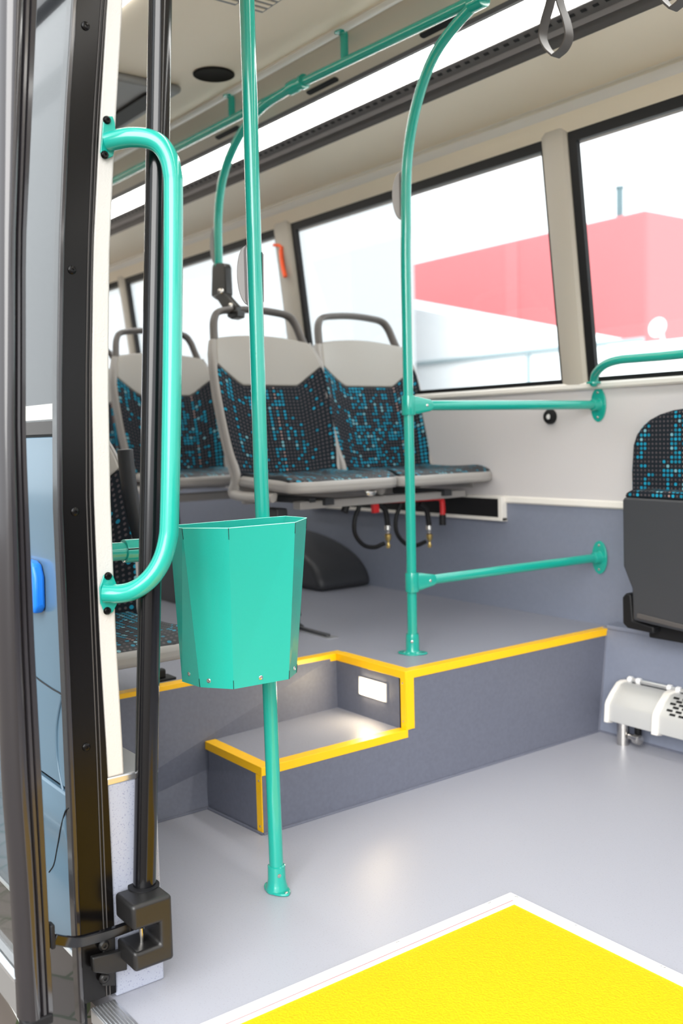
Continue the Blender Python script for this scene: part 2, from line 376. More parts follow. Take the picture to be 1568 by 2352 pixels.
# ceiling build-up on the far side (y,z)
def strip(name, prof, m, th=.02, x0=XR, x1=XF, dz=.02, **k):
    bm = nb(); xprof(bm, list(prof)+[(y+dz*.3, z+th) for y, z in reversed(prof)], x0, x1); return struct(name, bm, m, **k)
strip('trim_4', [(2.855, 2.150), (2.815, 2.185), (2.80, 2.203)], 'cream')
strip('trim_5', [(2.805, 2.200), (2.785, 2.212), (2.776, 2.228), (2.785, 2.243), (2.80, 2.25)], 'trimw', angle=60)
cv = [(2.79, 2.244), (2.75, 2.264), (2.70, 2.279), (2.64, 2.290), (2.58, 2.299), (2.522, 2.306)]
strip('ceiling_cove', cv, 'cream', angle=60)
def mirror(prof): return [(3.72-y, z) for y, z in prof]   # bus centre line at y = 1.86
P_ = [(2.525, 2.304), (2.515, 2.298), (2.50, 2.308), (2.485, 2.322), (2.478, 2.318), (2.47, 2.333), (2.432, 2.352), (2.430, 2.36)]
strip('trim_6', P_, 'prof', smooth=False)
bm = nb()
for k in range(150):       # slots of the dark profile
    x = -6.6+k*.045
    y0, z0, y1, z1 = 2.452, 2.3410, 2.443, 2.3455
    prism(bm, [(x, y0, z0), (x+.020, y0, z0), (x+.020, y1, z1), (x, y1, z1)], (0, -.0008, -.0012))
o = link('trim_7', bm, 'rubber', smooth=False); o['kind'] = 'structure'
strip('trim_8', [(2.30, 2.3715), (2.285, 2.372), (2.27, 2.3785)], 'prof', smooth=False)
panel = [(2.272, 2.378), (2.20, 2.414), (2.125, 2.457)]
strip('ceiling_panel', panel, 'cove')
strip('trim_9', [(2.128, 2.456), (2.118, 2.453), (2.102, 2.456), (2.094, 2.462)], 'trimw')
strip('ceiling', [(2.10, 2.468), (2.06, 2.472), (1.28, 2.472), (1.20, 2.455)], 'cream')
# near side of the roof
strip('ceiling_near', [(1.21, 2.458), (1.13, 2.42), (.98, 2.34), (.90, 2.28), (.86, 2.18), (.85, 2.10)], 'cream')
# lit diffusers
def diffuser(name, y0, z0, y1, z1, lab):
    o = link(name, xprof(nb(), [(y0, z0), (y1, z1), (y1, z1+.012), (y0, z0+.012)], XR+.1, XF-.1), 'led', smooth=False)
    return tag(o, lab, 'light')
diffuser('light_strip', 2.4305, 2.3545, 2.300, 2.3735, 'long glowing white light strip under the roof above the windows')
diffuser('light_strip', 1.32, 2.455, 1.42, 2.455, 'second light strip over the door side of the aisle')
S_near = C.objects[-1]
# roof skin
bm = nb(); xprof(bm, [(.80, 2.16), (.95, 2.46), (1.2, 2.60), (2.6, 2.60), (2.85, 2.5), (3.0, 2.2), (3.02, 2.16), (3.04, 2.2), (2.9, 2.56), (2.6, 2.66), (1.2, 2.66), (.9, 2.52), (.76, 2.16)], XR, XF)
struct('roof', bm, 'grey', smooth=False)
# rear and front ends
bm = nb(); box(bm, (XR-.05, .75, 0), (XR, 3.0, 1.25)); box(bm, (XR-.05, .75, 2.1), (XR, 3.0, 2.6)); struct('wall_rear', bm, 'cream', smooth=False)
bm = nb(); box(bm, (XF, .75, 0), (XF+.05, 3.0, 1.0)); box(bm, (XF, .75, 2.2), (XF+.05, 3.0, 2.6)); struct('wall_front', bm, 'dark', smooth=False)

# ------------------------------------------------------------------ near side: curved body, door frame
ZZ = [0, .10, .24, .49, .72, .98, 1.21, 1.46, 1.69, 1.92, 2.2, 2.47]
YB = [.682, .682, .682, .684, .685, .686, .696, .712, .733, .760, .797, .84]
YM = [.755, .757, .758, .757, .753, .754, .760, .775, .798, .824, .862, .90]
def interp(Z, Y, z):
    if z <= Z[0]: return Y[0]
    for i in range(len(Z)-1):
        if z <= Z[i+1]: return Y[i]+(Y[i+1]-Y[i])*(z-Z[i])/(Z[i+1]-Z[i])
    return Y[-1]
ZS = [i*2.47/38 for i in range(39)]
def yb(z): return interp(ZZ, YB, z)
def ym(z): return interp(ZZ, YM, z)
XD = -1.79
def post(bm, x0, x1, fa, fb, z0, z1, n=30):
    zs = [z0+(z1-z0)*i/n for i in range(n+1)]
    loft(bm, [[(x0, fa(z), z), (x1, fa(z), z), (x1, fb(z), z), (x0, fb(z), z)] for z in zs]); return bm
# black door frame post
df = thing('door_frame_post', 'black curved door frame post with two fine grooves and screws', 'door frame', (XD, .72, 0))
link('face', post(nb(), XD-.05, XD, lambda z: yb(z)+.006, lambda z: yb(z)+.052, .012, 2.47), 'blacks', df, bev=.001, seg=2, angle=25)
link('groove_bead', post(nb(), XD-.05, XD+.001, lambda z: yb(z)+.052, lambda z: yb(z)+.0538, .012, 2.47), 'dgrey', df)
link('ridge', post(nb(), XD-.05, XD, lambda z: yb(z)+.0545, lambda z: yb(z)+.0585, .012, 2.47), 'blacks', df, bev=.0008, seg=2)
link('groove_bead', post(nb(), XD-.05, XD+.001, lambda z: yb(z)+.0592, lambda z: yb(z)+.061, .012, 2.47), 'dgrey', df)
link('inner_face', post(nb(), XD-.05, XD, lambda z: yb(z)+.061, lambda z: ym(z)-.0005, .012, 2.47), 'blacks', df, bev=.0008, seg=2)
link('outer_lip', post(nb(), XD-.02, XD+.008, lambda z: yb(z)-.006, lambda z: yb(z)+.005, -.02, 2.47), 'leafp', df, bev=.003, seg=3)
for q in ((196, 60), (165, 620), (172, 1175), (198, 1716)):
    p = PX(q[0], q[1], XD); rivet(df, 'screw', p, (1, 0, 0), .0072, .004, 'blacks')
# white padded pillar
pl_ = struct('pillar_door', post(nb(), XD-.09, XD-.002, lambda z: ym(z)+.0005, lambda z: ym(z)+.036-.005*max(0, (z-1.2)/1.2), .445, 2.47), 'white', bev=.004)
# low partition box under the pillar
lb = thing('partition_box', 'pale speckled low partition with aluminium cap at the foot of the white pillar', 'partition', (-2.1, .81, 0))
link('panel', box(nb(), (-2.545, .757, 0), (XD-.004, .862, .43)), 'speckwall', lb, smooth=False, bev=.004)
link('cap', box(nb(), (-2.545, .755, .43), (XD-.001, .866, .445)), 'alu', lb, smooth=False, bev=.003)
# interior near side wall behind the pillar
struct('wall_near', post(nb(), XR, XD-.09, lambda z: ym(z)+.01, lambda z: ym(z)+.03, .0, 1.2), 'grey')
struct('wall_near_upper', post(nb(), XR, XD-.09, lambda z: ym(z)+.01, lambda z: ym(z)+.03, 2.05, 2.3), 'cream')
# wall beyond the door opening (front side), out of frame
struct('wall_near_front', post(nb(), .6, XF, yb, lambda z: ym(z)+.02, .0, 1.15), 'grey')
bm = nb(); post(bm, .6, XF, yb, lambda z: ym(z)+.02, 2.1, 2.47); post(bm, XD+.012, .6, yb, lambda z: ym(z)+.02, 2.25, 2.47); post(bm, .6, .7, yb, lambda z: ym(z)+.02, 1.15, 2.1); struct('lintel', bm, 'cream')
# exterior body panel left of the door
bp_ = thing('bus_body_panel', 'glossy blue grey bus side panel outside, left of the door frame', 'bus body', (-3, .69, 0))
bm = nb(); post(bm, XR, XD-.0215, lambda z: yb(z)+.0045, lambda z: yb(z)+.012, .43, 1.11); link('upper_panel', bm, 'body', bp_, bev=.004)
bm = nb(); post(bm, XR, XD-.0215, lambda z: yb(z)+.001-.010*math.exp(-((z-.37)/.05)**2), lambda z: yb(z)+.012, .105, .425, 24); link('lower_panel', bm, 'body', bp_, bev=.004)
bm = nb(); post(bm, XR, XD-.0215, lambda z: yb(z)+.012, lambda z: yb(z)+.02, -.14, .115); link('skirt', bm, 'glassb', bp_)
bm = nb(); post(bm, XR, XD-.0215, lambda z: yb(z)-.001, lambda z: yb(z)+.010, .098, .104, 2); link('skirt_bead', bm, 'aluw', bp_)
bm = nb(); post(bm, XR, XD-.0215, lambda z: yb(z)+.002, lambda z: yb(z)+.012, 1.115, 1.14, 2); link('window_sill', bm, 'dgrey', bp_)
bm = nb(); post(bm, XR, XD-.0215, lambda z: yb(z)+.005, lambda z: yb(z)+.011, 1.14, 2.25); link('window_glass', bm, 'glassb', bp_)
bm = nb(); box(bm, (-2.6, yb(1.155)+.002, 1.143), (-1.815, yb(1.155)+.0045, 1.172)); link('reflection_strip', bm, 'trimw', bp_)  # cream reflection low in the window glass, modelled as a pale strip
# curved vertical panel gap of the wheel-side flap
def on_low(x, y):
    q = PY(x, y, .68)
    for _ in range(3): q = PY(x, y, yb(q.z)+.0008-.010*math.exp(-((q.z-.37)/.05)**2))
    return q
gp = [on_low(x, y) for x, y in ((158, 1856), (150, 1864), (140, 1900), (132, 1945), (124, 1985), (113, 2003))]
link('panel_gap', tube(nb(), bez(gp, 5), .0015, 8), 'rubber', bp_)
gp = [PY(x, y, yb(.6)+.0035) for x, y in ((70, 1545), (95, 1565), (120, 1582), (140, 1594), (146, 1606))]
link('panel_gap', tube(nb(), bez(gp, 5), .0015, 8), 'rubber', bp_)
# body swage curve
gp = [PY(x, y, yb(.5)+.004) for x, y in ((142, 1600), (134, 1640), (130, 1680), (132, 1740), (142, 1800), (154, 1845))]
link('swage_line', tube(nb(), bez(gp, 6), .003, 10), 'body', bp_)
# door button
bt = thing('door_button', 'bright blue rounded door button on the bus side panel', 'button', (-1.90, yb(.82), .82))
z0, z1 = .765, .868
q = [(-2.02, z0), (-1.905, z0), (-1.893, z0+.012), (-1.890, z1-.03), (-1.902, z1-.006), (-1.92, z1), (-2.02, z1)]
link('housing', prism(nb(), [(x, yb(.8)+.004, z) for x, z in q], (0, -.022, 0)), 'blue', bt, bev=.006)
link('ring', lathe(nb(), (-1.955, yb(.8)-.0175, (z0+z1)/2-.004), (0, -1, 0), [(.044, 0), (.044, .004), (.034, .006), (.032, .001), (0, .001)]), 'trimw', bt)
# aluminium door sill
ds = thing('door_sill', 'ribbed aluminium sill along the edge of the bus floor', 'door sill', (-1.2, .73, 0))
link('plate', box(nb(), (XD+.002, .700, -.028), (.6, .752, .001)), 'alu', ds, smooth=False, bev=.002)
bm = nb()
for k in range(7): box(bm, (XD+.004, .704+k*.0066, .001), (.6, .7065+k*.0066, .0028))
tag(link('ribs', bm, 'alu', ds, smooth=False))
link('side_skirt', box(nb(), (XD+.004, .706, -.26), (.6, .72, -.028)), 'aluw', ds, smooth=False)

# open door leaf, swung in front of the body
dl = thing('door_leaf', 'open bus door leaf in front, dark curved seal post and glass', 'door', (-1.8, .56, .0))
LP = [(-.0, .532, .592), (.115, .534, .592), (.315, .533, .592), (.51, .528, .592), (.755, .532, .591), (1.11, .545, .594), (1.43, .563, .610), (1.84, .589, .650), (2.3, .625, .69)]
def la(z): return interp([q[0] for q in LP], [q[1] for q in LP], z)
def lbb(z): return interp([q[0] for q in LP], [q[2] for q in LP], z)
zs = [.085+(2.3-.085)*i/34 for i in range(35)]
bm = nb()
rings = []
for z in zs:
    a, b_ = la(z), lbb(z); w = b_-a; R = []
    for (u, x) in ((0, -.03), (0, -.022), (.04, -.013), (.12, -.004), (.22, .002), (.34, .005), (.46, .0045), (.56, .001), (.62, -.005), (.66, 0), (.74, 0), (.78, -.005), (.82, -.001), (.96, -.003), (1, -.008), (1, -.03)):
        R.append((-1.68+x, a+u*w, z))
    rings.append(R)
link('seal_post', loft(bm, rings), 'leafp', dl, angle=35)
link('pane', post(nb(), -2.75, -1.71, lambda z: la(z)+.012, lambda z: la(z)+.018, .13, 2.22), 'glass', dl)
bm = nb(); zc = lambda z: la(z)+.002
post(bm, -2.75, -1.708, lambda z: la(z)+.0, lambda z: la(z)+.036, .085, .150, 2); link('bottom_rail', bm, 'raily', dl, bev=.006)
link('bottom_bead', post(nb(), -2.75, -1.708, lambda z: la(z)-.002, lambda z: la(z)+.01, .150, .156, 2), 'alu', dl)
link('rear_post', post(nb(), -2.8, -2.75, la, lambda z: la(z)+.04, .085, 2.26), 'leafp', dl, bev=.006)
link('top_rail', post(nb(), -2.75, -1.708, la, lambda z: la(z)+.036, 2.2, 2.26, 2), 'leafp', dl)
link('end_cap', box(nb(), (-1.712, .536, .068), (-1.676, .588, .086)), 'rubber', dl, bev=.004)
link('catch', box(nb(), (-1.70, .5915, .20), (-1.68, .600, .245)), 'rubber', dl, bev=.003)

# turning shaft of the door with its lower housing
sh = thing('door_shaft', 'tall glossy black door turning shaft standing in a black foot housing', 'door mechanism', (-1.77, .83, 0))
sx_ = -1.775
b0, b1 = PX(331, 2062, sx_), PX(369, -60, sx_)
d = (b1-b0)
bm = nb(); R = .0225
prof = []
for k in range(36):
    a = 2*math.pi*k/36; r = R; prof.append((r*math.cos(a), r*math.sin(a)))
loft(bm, [[b0+d*t+Vector((x, y, 0)) for x, y in prof] for t in (-.02, .3, .6, 1, 1.3)]); link('shaft', bm, 'black', sh, angle=30)
fx = -1.745
def cpoly(pts, x): return [PX(a, c, x) for a, c in pts]
# housing: C-shaped casting, upper block, spine, lower cup
hxf = -1.705
def hy(px, py): q = PX(px, py, hxf); return (q.y, q.z)
yL = hy(306, 2140)[0]; yR = hy(398, 2120)[0]; yS = hy(370, 2150)[0]
zT = hy(310, 2082)[1]; zU = hy(310, 2141)[1]; zW = hy(306, 2190)[1]; zB = hy(303, 2240)[1]
Cp = [(yL, zT), (yR, zT), (yR, zB), (yL, zB), (yL, zW), (yL+.012, zW-.004), (yS, zW-.004), (yS, zU), (yL, zU)]
link('housing', prism(nb(), [(hxf, y, z) for y, z in Cp], (-.082, 0, 0)), 'blackp', sh, bev=.015, seg=5)
link('shaft_collar', lathe(nb(), (b0.x, b0.y, zT-.002), (0, 0, 1), [(.0, 0), (.031, 0), (.031, .004), (.024, .005), (.0, .005)]), 'rubber', sh)
bl = PX(326, 2176, -1.742)
link('bolt', lathe(nb(), bl, (0, 0, 1), [(.0, -.012), (.012, -.012), (.012, -.008), (.010, -.008), (.010, .002), (.0045, .003), (.0045, .04), (0, .04)], 20), 'steel', sh)
ap = [(-1.69, .600, .205), (-1.69, .615, .20), (-1.70, .65, .196), (-1.735, .70, .196), (-1.752, .76, .199), (-1.762, .80, .202)]
ap = [PX(122, 2157, -1.69), PX(150, 2162, -1.70), PX(178, 2163, -1.715), PX(215, 2154, -1.73), PX(262, 2140, -1.748), PX(322, 2118, -1.765)]
link('arm', tube(nb(), bez(ap, 5), 0, flat=((0, 0, 1), .0095, .006, 1)), 'black', sh, bev=.002)
# latch bracket bolted to the frame
lt = thing('latch_bracket', 'black bolted latch bracket low on the door frame under the arm', 'bracket', (XD, .72, .05))
link('plate', prism(nb(), cpoly([(236, 2150), (262, 2150), (262, 2262), (232, 2262), (232, 2230)], XD+.001), (.006, 0, 0)), 'blackp', lt, bev=.002)
link('tongue', prism(nb(), cpoly([(206, 2194), (240, 2186), (286, 2174), (286, 2222), (240, 2232), (208, 2228)], XD+.008), (.014, 0, 0)), 'blackp', lt, bev=.003)
for q in ((238, 2171), (239, 2246)): rivet(lt, 'bolt', PX(q[0], q[1], XD+.007), (1, 0, 0), .0095, .006, 'blackp')

# ================================================================== RAILS
def flange(parent, p, n, updir=(0, 0, 1), r=.017, m='teal', L=.085, W=.044, t=.004, stem=.03):
    """oval two-screw flange at wall point p, normal n, long axis updir"""
    p, n, u = Vector(p), Vector(n).normalized(), Vector(updir).normalized(); s = n.cross(u)
    pts = []
    for k in range(40):
        a = 2*math.pi*k/40; c, q = math.cos(a), math.sin(a)
        pts.append(p+u*(L/2)*c+s*(W/2)*q*(1 if abs(q) > .5 else (.55+.45*abs(q)/.5)))
    link('flange', prism(nb(), pts, n*t), m, parent, bev=.001, seg=2)
    link('socket', lathe(nb(), p+n*t*.5, n, [(r*1.45, 0), (r*1.3, .006), (r*1.22, .012), (r*1.22, stem), (r*1.12, stem+.003), (r*.9, stem+.003)]), m, parent)
    for sg in (1, -1): rivet(parent, 'screw', p+n*t+u*sg*L*.36, n, .0045, .0025)
def clamp(parent, p, ax, d, r=.0175):
    """sleeve round a post at p (axis ax) with a tapered arm towards d"""
    p, ax, d = Vector(p), Vector(ax).normalized(), Vector(d).normalized()
    link('clamp', lathe(nb(), p-ax*.027, ax, [(r*.9, -.004), (r*1.26, -.004), (r*1.3, -.001), (r*1.3, .056), (r*1.26, .059), (r*.9, .059)]), 'teal', parent)
    s = ax.cross(d)
    rings = []
    for t_, h, w in ((.012, .030, .019), (.030, .0295, .018), (.056, .024, .0175), (.078, .0205, .0172), (.086, .016, .0165)):
        c = p+d*t_-ax*.000
        rings.append([c+ax*h*math.copysign(abs(math.sin(a))**.45, math.sin(a))*.98+s*w*math.copysign(abs(math.cos(a))**.45, math.cos(a)) for a in [2*math.pi*k/24 for k in range(24)]])
    o = link('clamp_arm', loft(nb(), rings), 'teal', parent)
    rivet(parent, 'screw', p+d*.066+Vector((.0165, -.006, 0)), (1, -.2, 0), .004, .002)
def pad(parent, c, ldir, nd, L=.13, W=.028, th=.014):
    """half-oval stop button pad seen edge-on; ldir sideways, nd thickness direction"""
    c, l, n = Vector(c), Vector(ldir).normalized(), Vector(nd).normalized(); z = Vector((0, 0, 1))
    pts = [c+z*L/2*math.cos(a)+l*W*math.sin(a) for a in [math.pi*k/24 for k in range(25)]]
    link('button_pad', prism(nb(), [q-n*th/2 for q in pts], n*th), 'pad', parent, bev=.003)
    pts = [c+z*(L/2+.002)*math.cos(a)+l*(W*.16)*(1 if 0 < k < 24 else 0)+l*0 for k, a in enumerate([math.pi*k/24 for k in range(25)])]
    link('pad_rim', prism(nb(), [c+z*(L/2+.003)*s1+l*w1-n*(th/2+.002) for s1, w1 in ((1, 0), (.8, W*.22), (-.8, W*.22), (-1, 0))], n*(th+.004)), 'padr', parent, bev=.001)
# front pole
pr = .0172
fp = thing('handrail_pole', 'tall teal pole standing on the low floor behind the litter bin', 'pole', (-1.977, 1.257, 0))
link('tube', tube(nb(), [(-1.977, 1.257, .01), (-1.978, 1.253, .6), (-1.979, 1.249, 1.0), (-1.978, 1.25, 1.6), (-1.976, 1.25, 2.09), (-1.975, 1.25, 2.47)], pr, 32), 'teal', fp)
link('socket', lathe(nb(), (-1.977, 1.257, .001), (0, 0, 1), [(.027, 0), (.027, .008), (.024, .016), (.0222, .03), (.0215, .062), (.0185, .064), (.017, .064)]), 'teal', fp)
l = (PZ(664, 2066, 0)-PZ(610, 2036, 0)).normalized(); s_ = Vector((-l.y, l.x, 0)); c0 = Vector((-1.977, 1.257, .0005)); pts = []
for k in range(48):
    a = 2*math.pi*k/48; ca, sa = math.cos(a), math.sin(a)
    pts.append(c0+l*.045*ca+s_*(.026*math.copysign(abs(sa)**1.35, sa)+0)*(1))
link('foot_plate', prism(nb(), pts, (0, 0, .006)), 'teal', fp, bev=.002)
for sg in (1, -1): rivet(fp, 'screw', c0+l*.036*sg+Vector((0, 0, .006)), (0, 0, 1), .004, .002)
rivet(fp, 'set_screw', Vector((-1.977, 1.257, .045))+Vector((.72, -.2, 0)).normalized()*.0215, (.9, -.1, 0), .0045, .001)
pad(fp, PY(567, 633, 1.25), -rt, (fw.x, fw.y, 0), .135, .023)
link('button_pad', prism(nb(), [PY(a, c, 1.262) for a, c in ((600, 577), (603, 582), (604, 690), (602, 694), (598, 690), (598, 580))], (-.012, .01, 0)), 'padr', fp)
# litter bin
bn = thing('litter_bin', 'faceted teal sheet metal litter bin hung on the front pole', 'bin', (-1.88, 1.14, .562))
zt, zb = .911, .562
top = [(-1.957, .995), (-1.957, 1.300), (-1.872, 1.302), (-1.797, 1.219), (-1.800, 1.052), (-1.882, .987)]
bot = [(-1.957, 1.012), (-1.957, 1.245), (-1.851, 1.247), (-1.812, 1.200), (-1.820, 1.063), (-1.884, 1.017)]
bm = nb()
vt = [bm.verts.new((x, y, zt)) for x, y in top]; vb = [bm.verts.new((x, y, zb)) for x, y in bot]
for i in range(6): j = (i+1) % 6; bm.faces.new((vt[i], vt[j], vb[j], vb[i]))
bm.faces.new(vb)
link('body', bm, 'tealbin', bn, smooth=False, solid=.0015)
bm = nb()   # raised back plate and folded rim
rim = [Vector((x, y, zt)) for x, y in top]
for i in range(6): tube(bm, [rim[i], rim[(i+1) % 6]], .0009, 8)
link('rim', bm, 'tealrim', bn)
for i in (1, 2, 3, 4, 5):
    a, c = Vector((*top[i], zt)), Vector((*bot[i], zb)); n = (Vector((a.x, a.y, 0))-Vector((-1.93, 1.14, 0))).normalized()*.0004
    link('corner_slit', tube(nb(), [a+n, a+(c-a)*.07+n], .0007, 6), 'rubber', bn); link('corner_slit', tube(nb(), [c+n, c+(a-c)*.055+n], .0007, 6), 'rubber', bn)
def facept(i, u, z):
    j = (i+1) % 6; t_ = (z-zb)/(zt-zb)
    a = Vector((*bot[i], zb)).lerp(Vector((*top[i], zt)), t_); c = Vector((*bot[j], zb)).lerp(Vector((*top[j], zt)), t_)
    e1 = c-a; e2 = Vector((*top[i], zt))-Vector((*bot[i], zb)); n = e1.cross(e2).normalized()
    if n.dot(Vector((1, -.6, 0))) < 0 and i != 4: n = -n
    if i == 4 and n.x < 0: n = -n
    return a.lerp(c, u)+n*.0003, n
for (i, u, z) in ((4, .72, .578), (3, .52, .577), (2, .35, .577), (5, .55, .585)):
    p, n = facept(i, u, z)
    rivet(bn, 'rivet', p, n, .0045, .0018)
# platform pole with curved top, cross rails to the wall
def bent(px, y): return [PY(a, c, y) for a, c in px]
ph = thing('handrail_pole', 'teal pole on the raised floor, two cross rails reaching to the window wall', 'pole', (-2.465, 2.127, ZP))
path = [Vector((-2.465, 2.127, .375)), Vector((-2.462, 2.127, .9))] + bent([(932, 640), (932, 520), (932, 440), (935, 370), (944, 300), (958, 235), (978, 170), (1004, 115), (1042, 62), (1078, 22), (1096, 4)], 2.127)
link('tube', tube(nb(), bez(path, 6), .0165, 28), 'teal', ph)
link('socket', lathe(nb(), (-2.465, 2.127, ZP), (0, 0, 1), [(.034, 0), (.034, .005), (.024, .010), (.0225, .015), (.0225, .05), (.0215, .062), (.0205, .068), (.016, .068)]), 'teal', ph)
link('foot_plate', prism(nb(), [Vector((-2.465, 2.127, ZP+.0004))+Vector((.8, .6, 0))*.05*math.cos(a)+Vector((-.6, .8, 0))*.028*math.sin(a) for a in [2*math.pi*k/32 for k in range(32)]], (0, 0, .006)), 'teal', ph, bev=.002)
rivet(ph, 'set_screw', Vector((-2.465, 2.127, .415))+Vector((.7, -.71, 0))*.0222, (.7, -.7, 0), .0045, .002)
for zc_, e, a0 in ((1.188, (1375, 930), (945, 930)), (.622, (1378, 1280), (950, 1337))):
    e = PY(e[0], e[1], YW); s0 = PY(a0[0], a0[1]+1, 2.127); s0.x = -2.461
    d_ = (e-s0).normalized()
    o = link('cross_rail', tube(nb(), [s0+d_*.05, e-d_*.01], .0165, 28), 'teal', ph)
    clamp(ph, s0, (0, 0, 1), d_)
    flange(ph, e, -d_, r=.0175, L=.125, W=.075, t=.006, stem=.03)
pad(ph, PY(921, 450, 2.127), -rt, (fw.x, fw.y, 0), .15, .029)
# curved pole over the seats, clamped to the seat handle
cp = thing('handrail_pole', 'curved teal pole hanging over the middle seat, clamped to its handle', 'pole', (-3.65, 2.127, 1.6))
path = bent([(502, 612), (501, 560), (501, 500), (506, 440), (518, 385), (538, 335), (565, 288), (603, 245), (650, 213), (692, 190)], 2.127)
link('tube', tube(nb(), bez(path, 6), .0175, 28), 'teal', cp)
link('grip_joint', lathe(nb(), PY(690, 191, 2.127)-Vector((.07, 0, .0)), (1, 0, 0), [(.018, 0), (.024, .002), (.024, .05), (.02, .055), (.02, .075), (.026, .077), (.026, .095), (.018, .097)]), 'teal', cp)
pad(cp, PY(492, 565, 2.127), -rt, (fw.x, fw.y, 0), .15, .018)
bm = nb(); prism(bm, bent([(486, 612), (490, 604), (512, 604), (516, 612), (519, 675), (512, 690), (494, 688), (484, 680)], 2.11), (-.01, .04, 0)); link('link_plate', bm, 'blackp', cp, bev=.006)
bm = nb(); prism(bm, bent([(488, 680), (512, 668), (522, 682), (540, 702), (542, 718), (528, 724), (514, 714), (500, 692)], 2.10), (-.01, .035, 0)); link('link_plate', bm, 'blackp', cp, bev=.006)
bm = nb(); prism(bm, bent([(520, 714), (545, 712), (544, 728), (530, 733), (521, 728)], 2.09), (-.02, .05, 0)); link('handle_clamp', bm, 'blackp', cp, bev=.005)
for a, c in ((507, 669), (531, 702)): rivet(cp, 'bolt', PY(a, c, 2.098), (.85, -.5, 0), .011, .005, 'steel')
# ceiling rail
cr = thing('ceiling_rail', 'long teal grab rail hanging under the ceiling on short hangers', 'grab rail', (-3, 2.127, 2.36))
link('tube', tube(nb(), [(-6.5, 2.127, 2.372), (-3.0, 2.127, 2.366), (-2.1, 2.127, 2.345), (1.5, 2.127, 2.34)], .0165, 28), 'teal', cr)
for px_ in (532, 791):
    hx = PY(px_, 130 if px_ > 700 else 255, 2.127).x
    link('hanger', tube(nb(), [(hx, 2.127, 2.36), (hx, 2.127, 2.463)], .014, 20), 'teal', cr)
    link('hanger_plate', lathe(nb(), (hx, 2.122, 2.462), (0, .2, -1), [(.03, 0), (.03, .004), (.017, .008), (.015, .012)]), 'teal', cr)
for hx in (-1.4, -5.9):
    link('hanger', tube(nb(), [(hx, 2.127, 2.36), (hx, 2.127, 2.463)], .014, 20), 'teal', cr)
j = PY(1092, 6, 2.127)
link('joint', lathe(nb(), j-Vector((.02, 0, .0)), (1, 0, 0), [(.017, 0), (.024, .002), (.024, .055), (.017, .057)]), 'teal', cr)
# entrance handrail on the white pillar
eh = thing('entrance_handrail', 'bright teal bent handrail screwed to the white door pillar', 'handrail', (XD, .80, 1.2))
HP = [(246, 326, -1.786), (268, 321, -1.772), (300, 316, -1.752), (340, 319, -1.730), (368, 333, -1.716), (387, 362, -1.708), (396, 400, -1.705), (398, 450, -1.705), (397, 700, -1.705), (393, 1000, -1.705), (389, 1190, -1.705), (385, 1240, -1.706), (372, 1286, -1.710), (348, 1325, -1.720), (315, 1352, -1.738), (280, 1363, -1.760), (240, 1363, -1.784)]
link('tube', tube(nb(), bez([PX(a, c, x) for a, c, x in HP], 5), .0182, 32), 'teal', eh)
link('upper_flange', prism(nb(), cpoly([(236, 275), (243, 268), (257, 268), (262, 282), (264, 300), (262, 345), (258, 360), (244, 366), (233, 362), (229, 350)], XD+.0002), (.004, 0, 0)), 'teal', eh, bev=.0012, seg=2)
link('lower_flange', prism(nb(), cpoly([(243, 1316), (250, 1314), (258, 1322), (269, 1348), (268, 1385), (258, 1405), (248, 1412), (240, 1410), (229, 1385), (227, 1350), (236, 1322)], XD+.0002), (.004, 0, 0)), 'teal', eh, bev=.0012, seg=2)
for a, c in ((245, 276), (240, 356), (248, 1323), (246, 1403)): rivet(eh, 'screw', PX(a, c, XD+.004), (1, 0, 0), .0068, .005, 'blacks')
# window grab rail at the folding seat
wr = thing('window_grab_rail', 'bent teal grab rail in front of the right hand window', 'grab rail', (-2.2, 2.9, 1.26))
link('tube', tube(nb(), bez([(-2.355, 2.925, 1.262)]+[PY(a, c, v) for a, c, v in ((1368, 858, 2.90), (1388, 838, 2.86), (1420, 827, 2.84), (1470, 822, 2.84), (1568, 813, 2.84))]+[(-1.5, 2.84, 1.345), (-1.38, 2.87, 1.32), (-1.34, 2.925, 1.262)], 7), .0155, 24), 'teal', wr)
link('foot', lathe(nb(), (-2.355, 2.925, 1.262), (0, 0, 1), [(.026, 0), (.026, .006), (.017, .010)]), 'teal', wr)
# short partition rail by the rear side seat
cl = thing('partition_rail', 'short horizontal teal rail with split clamp, behind the white door pillar', 'grab rail', (-2.0, .9, .86))
c1 = PX(225, 1270, -1.99); c2 = PX(330, 1263, -1.99)
link('tube', tube(nb(), [c1, c2], .020, 28), 'teal', cl)
ca = PX(284, 1266, -1.99)
link('clamp', tube(nb(), [ca, c2+Vector((0, .003, 0))], .0255, 28), 'teal', cl, bev=.001)
link('clamp_seam', tube(nb(), [ca+Vector((.0245, 0, .006)), c2+Vector((.0245, 0, .006))], .0014, 8), 'rubber', cl)
for a, c in ((286, 1294), (305, 1288)): rivet(cl, 'screw', PX(a, c-4, -1.985), (.5, 0, -.8), .004, .002)

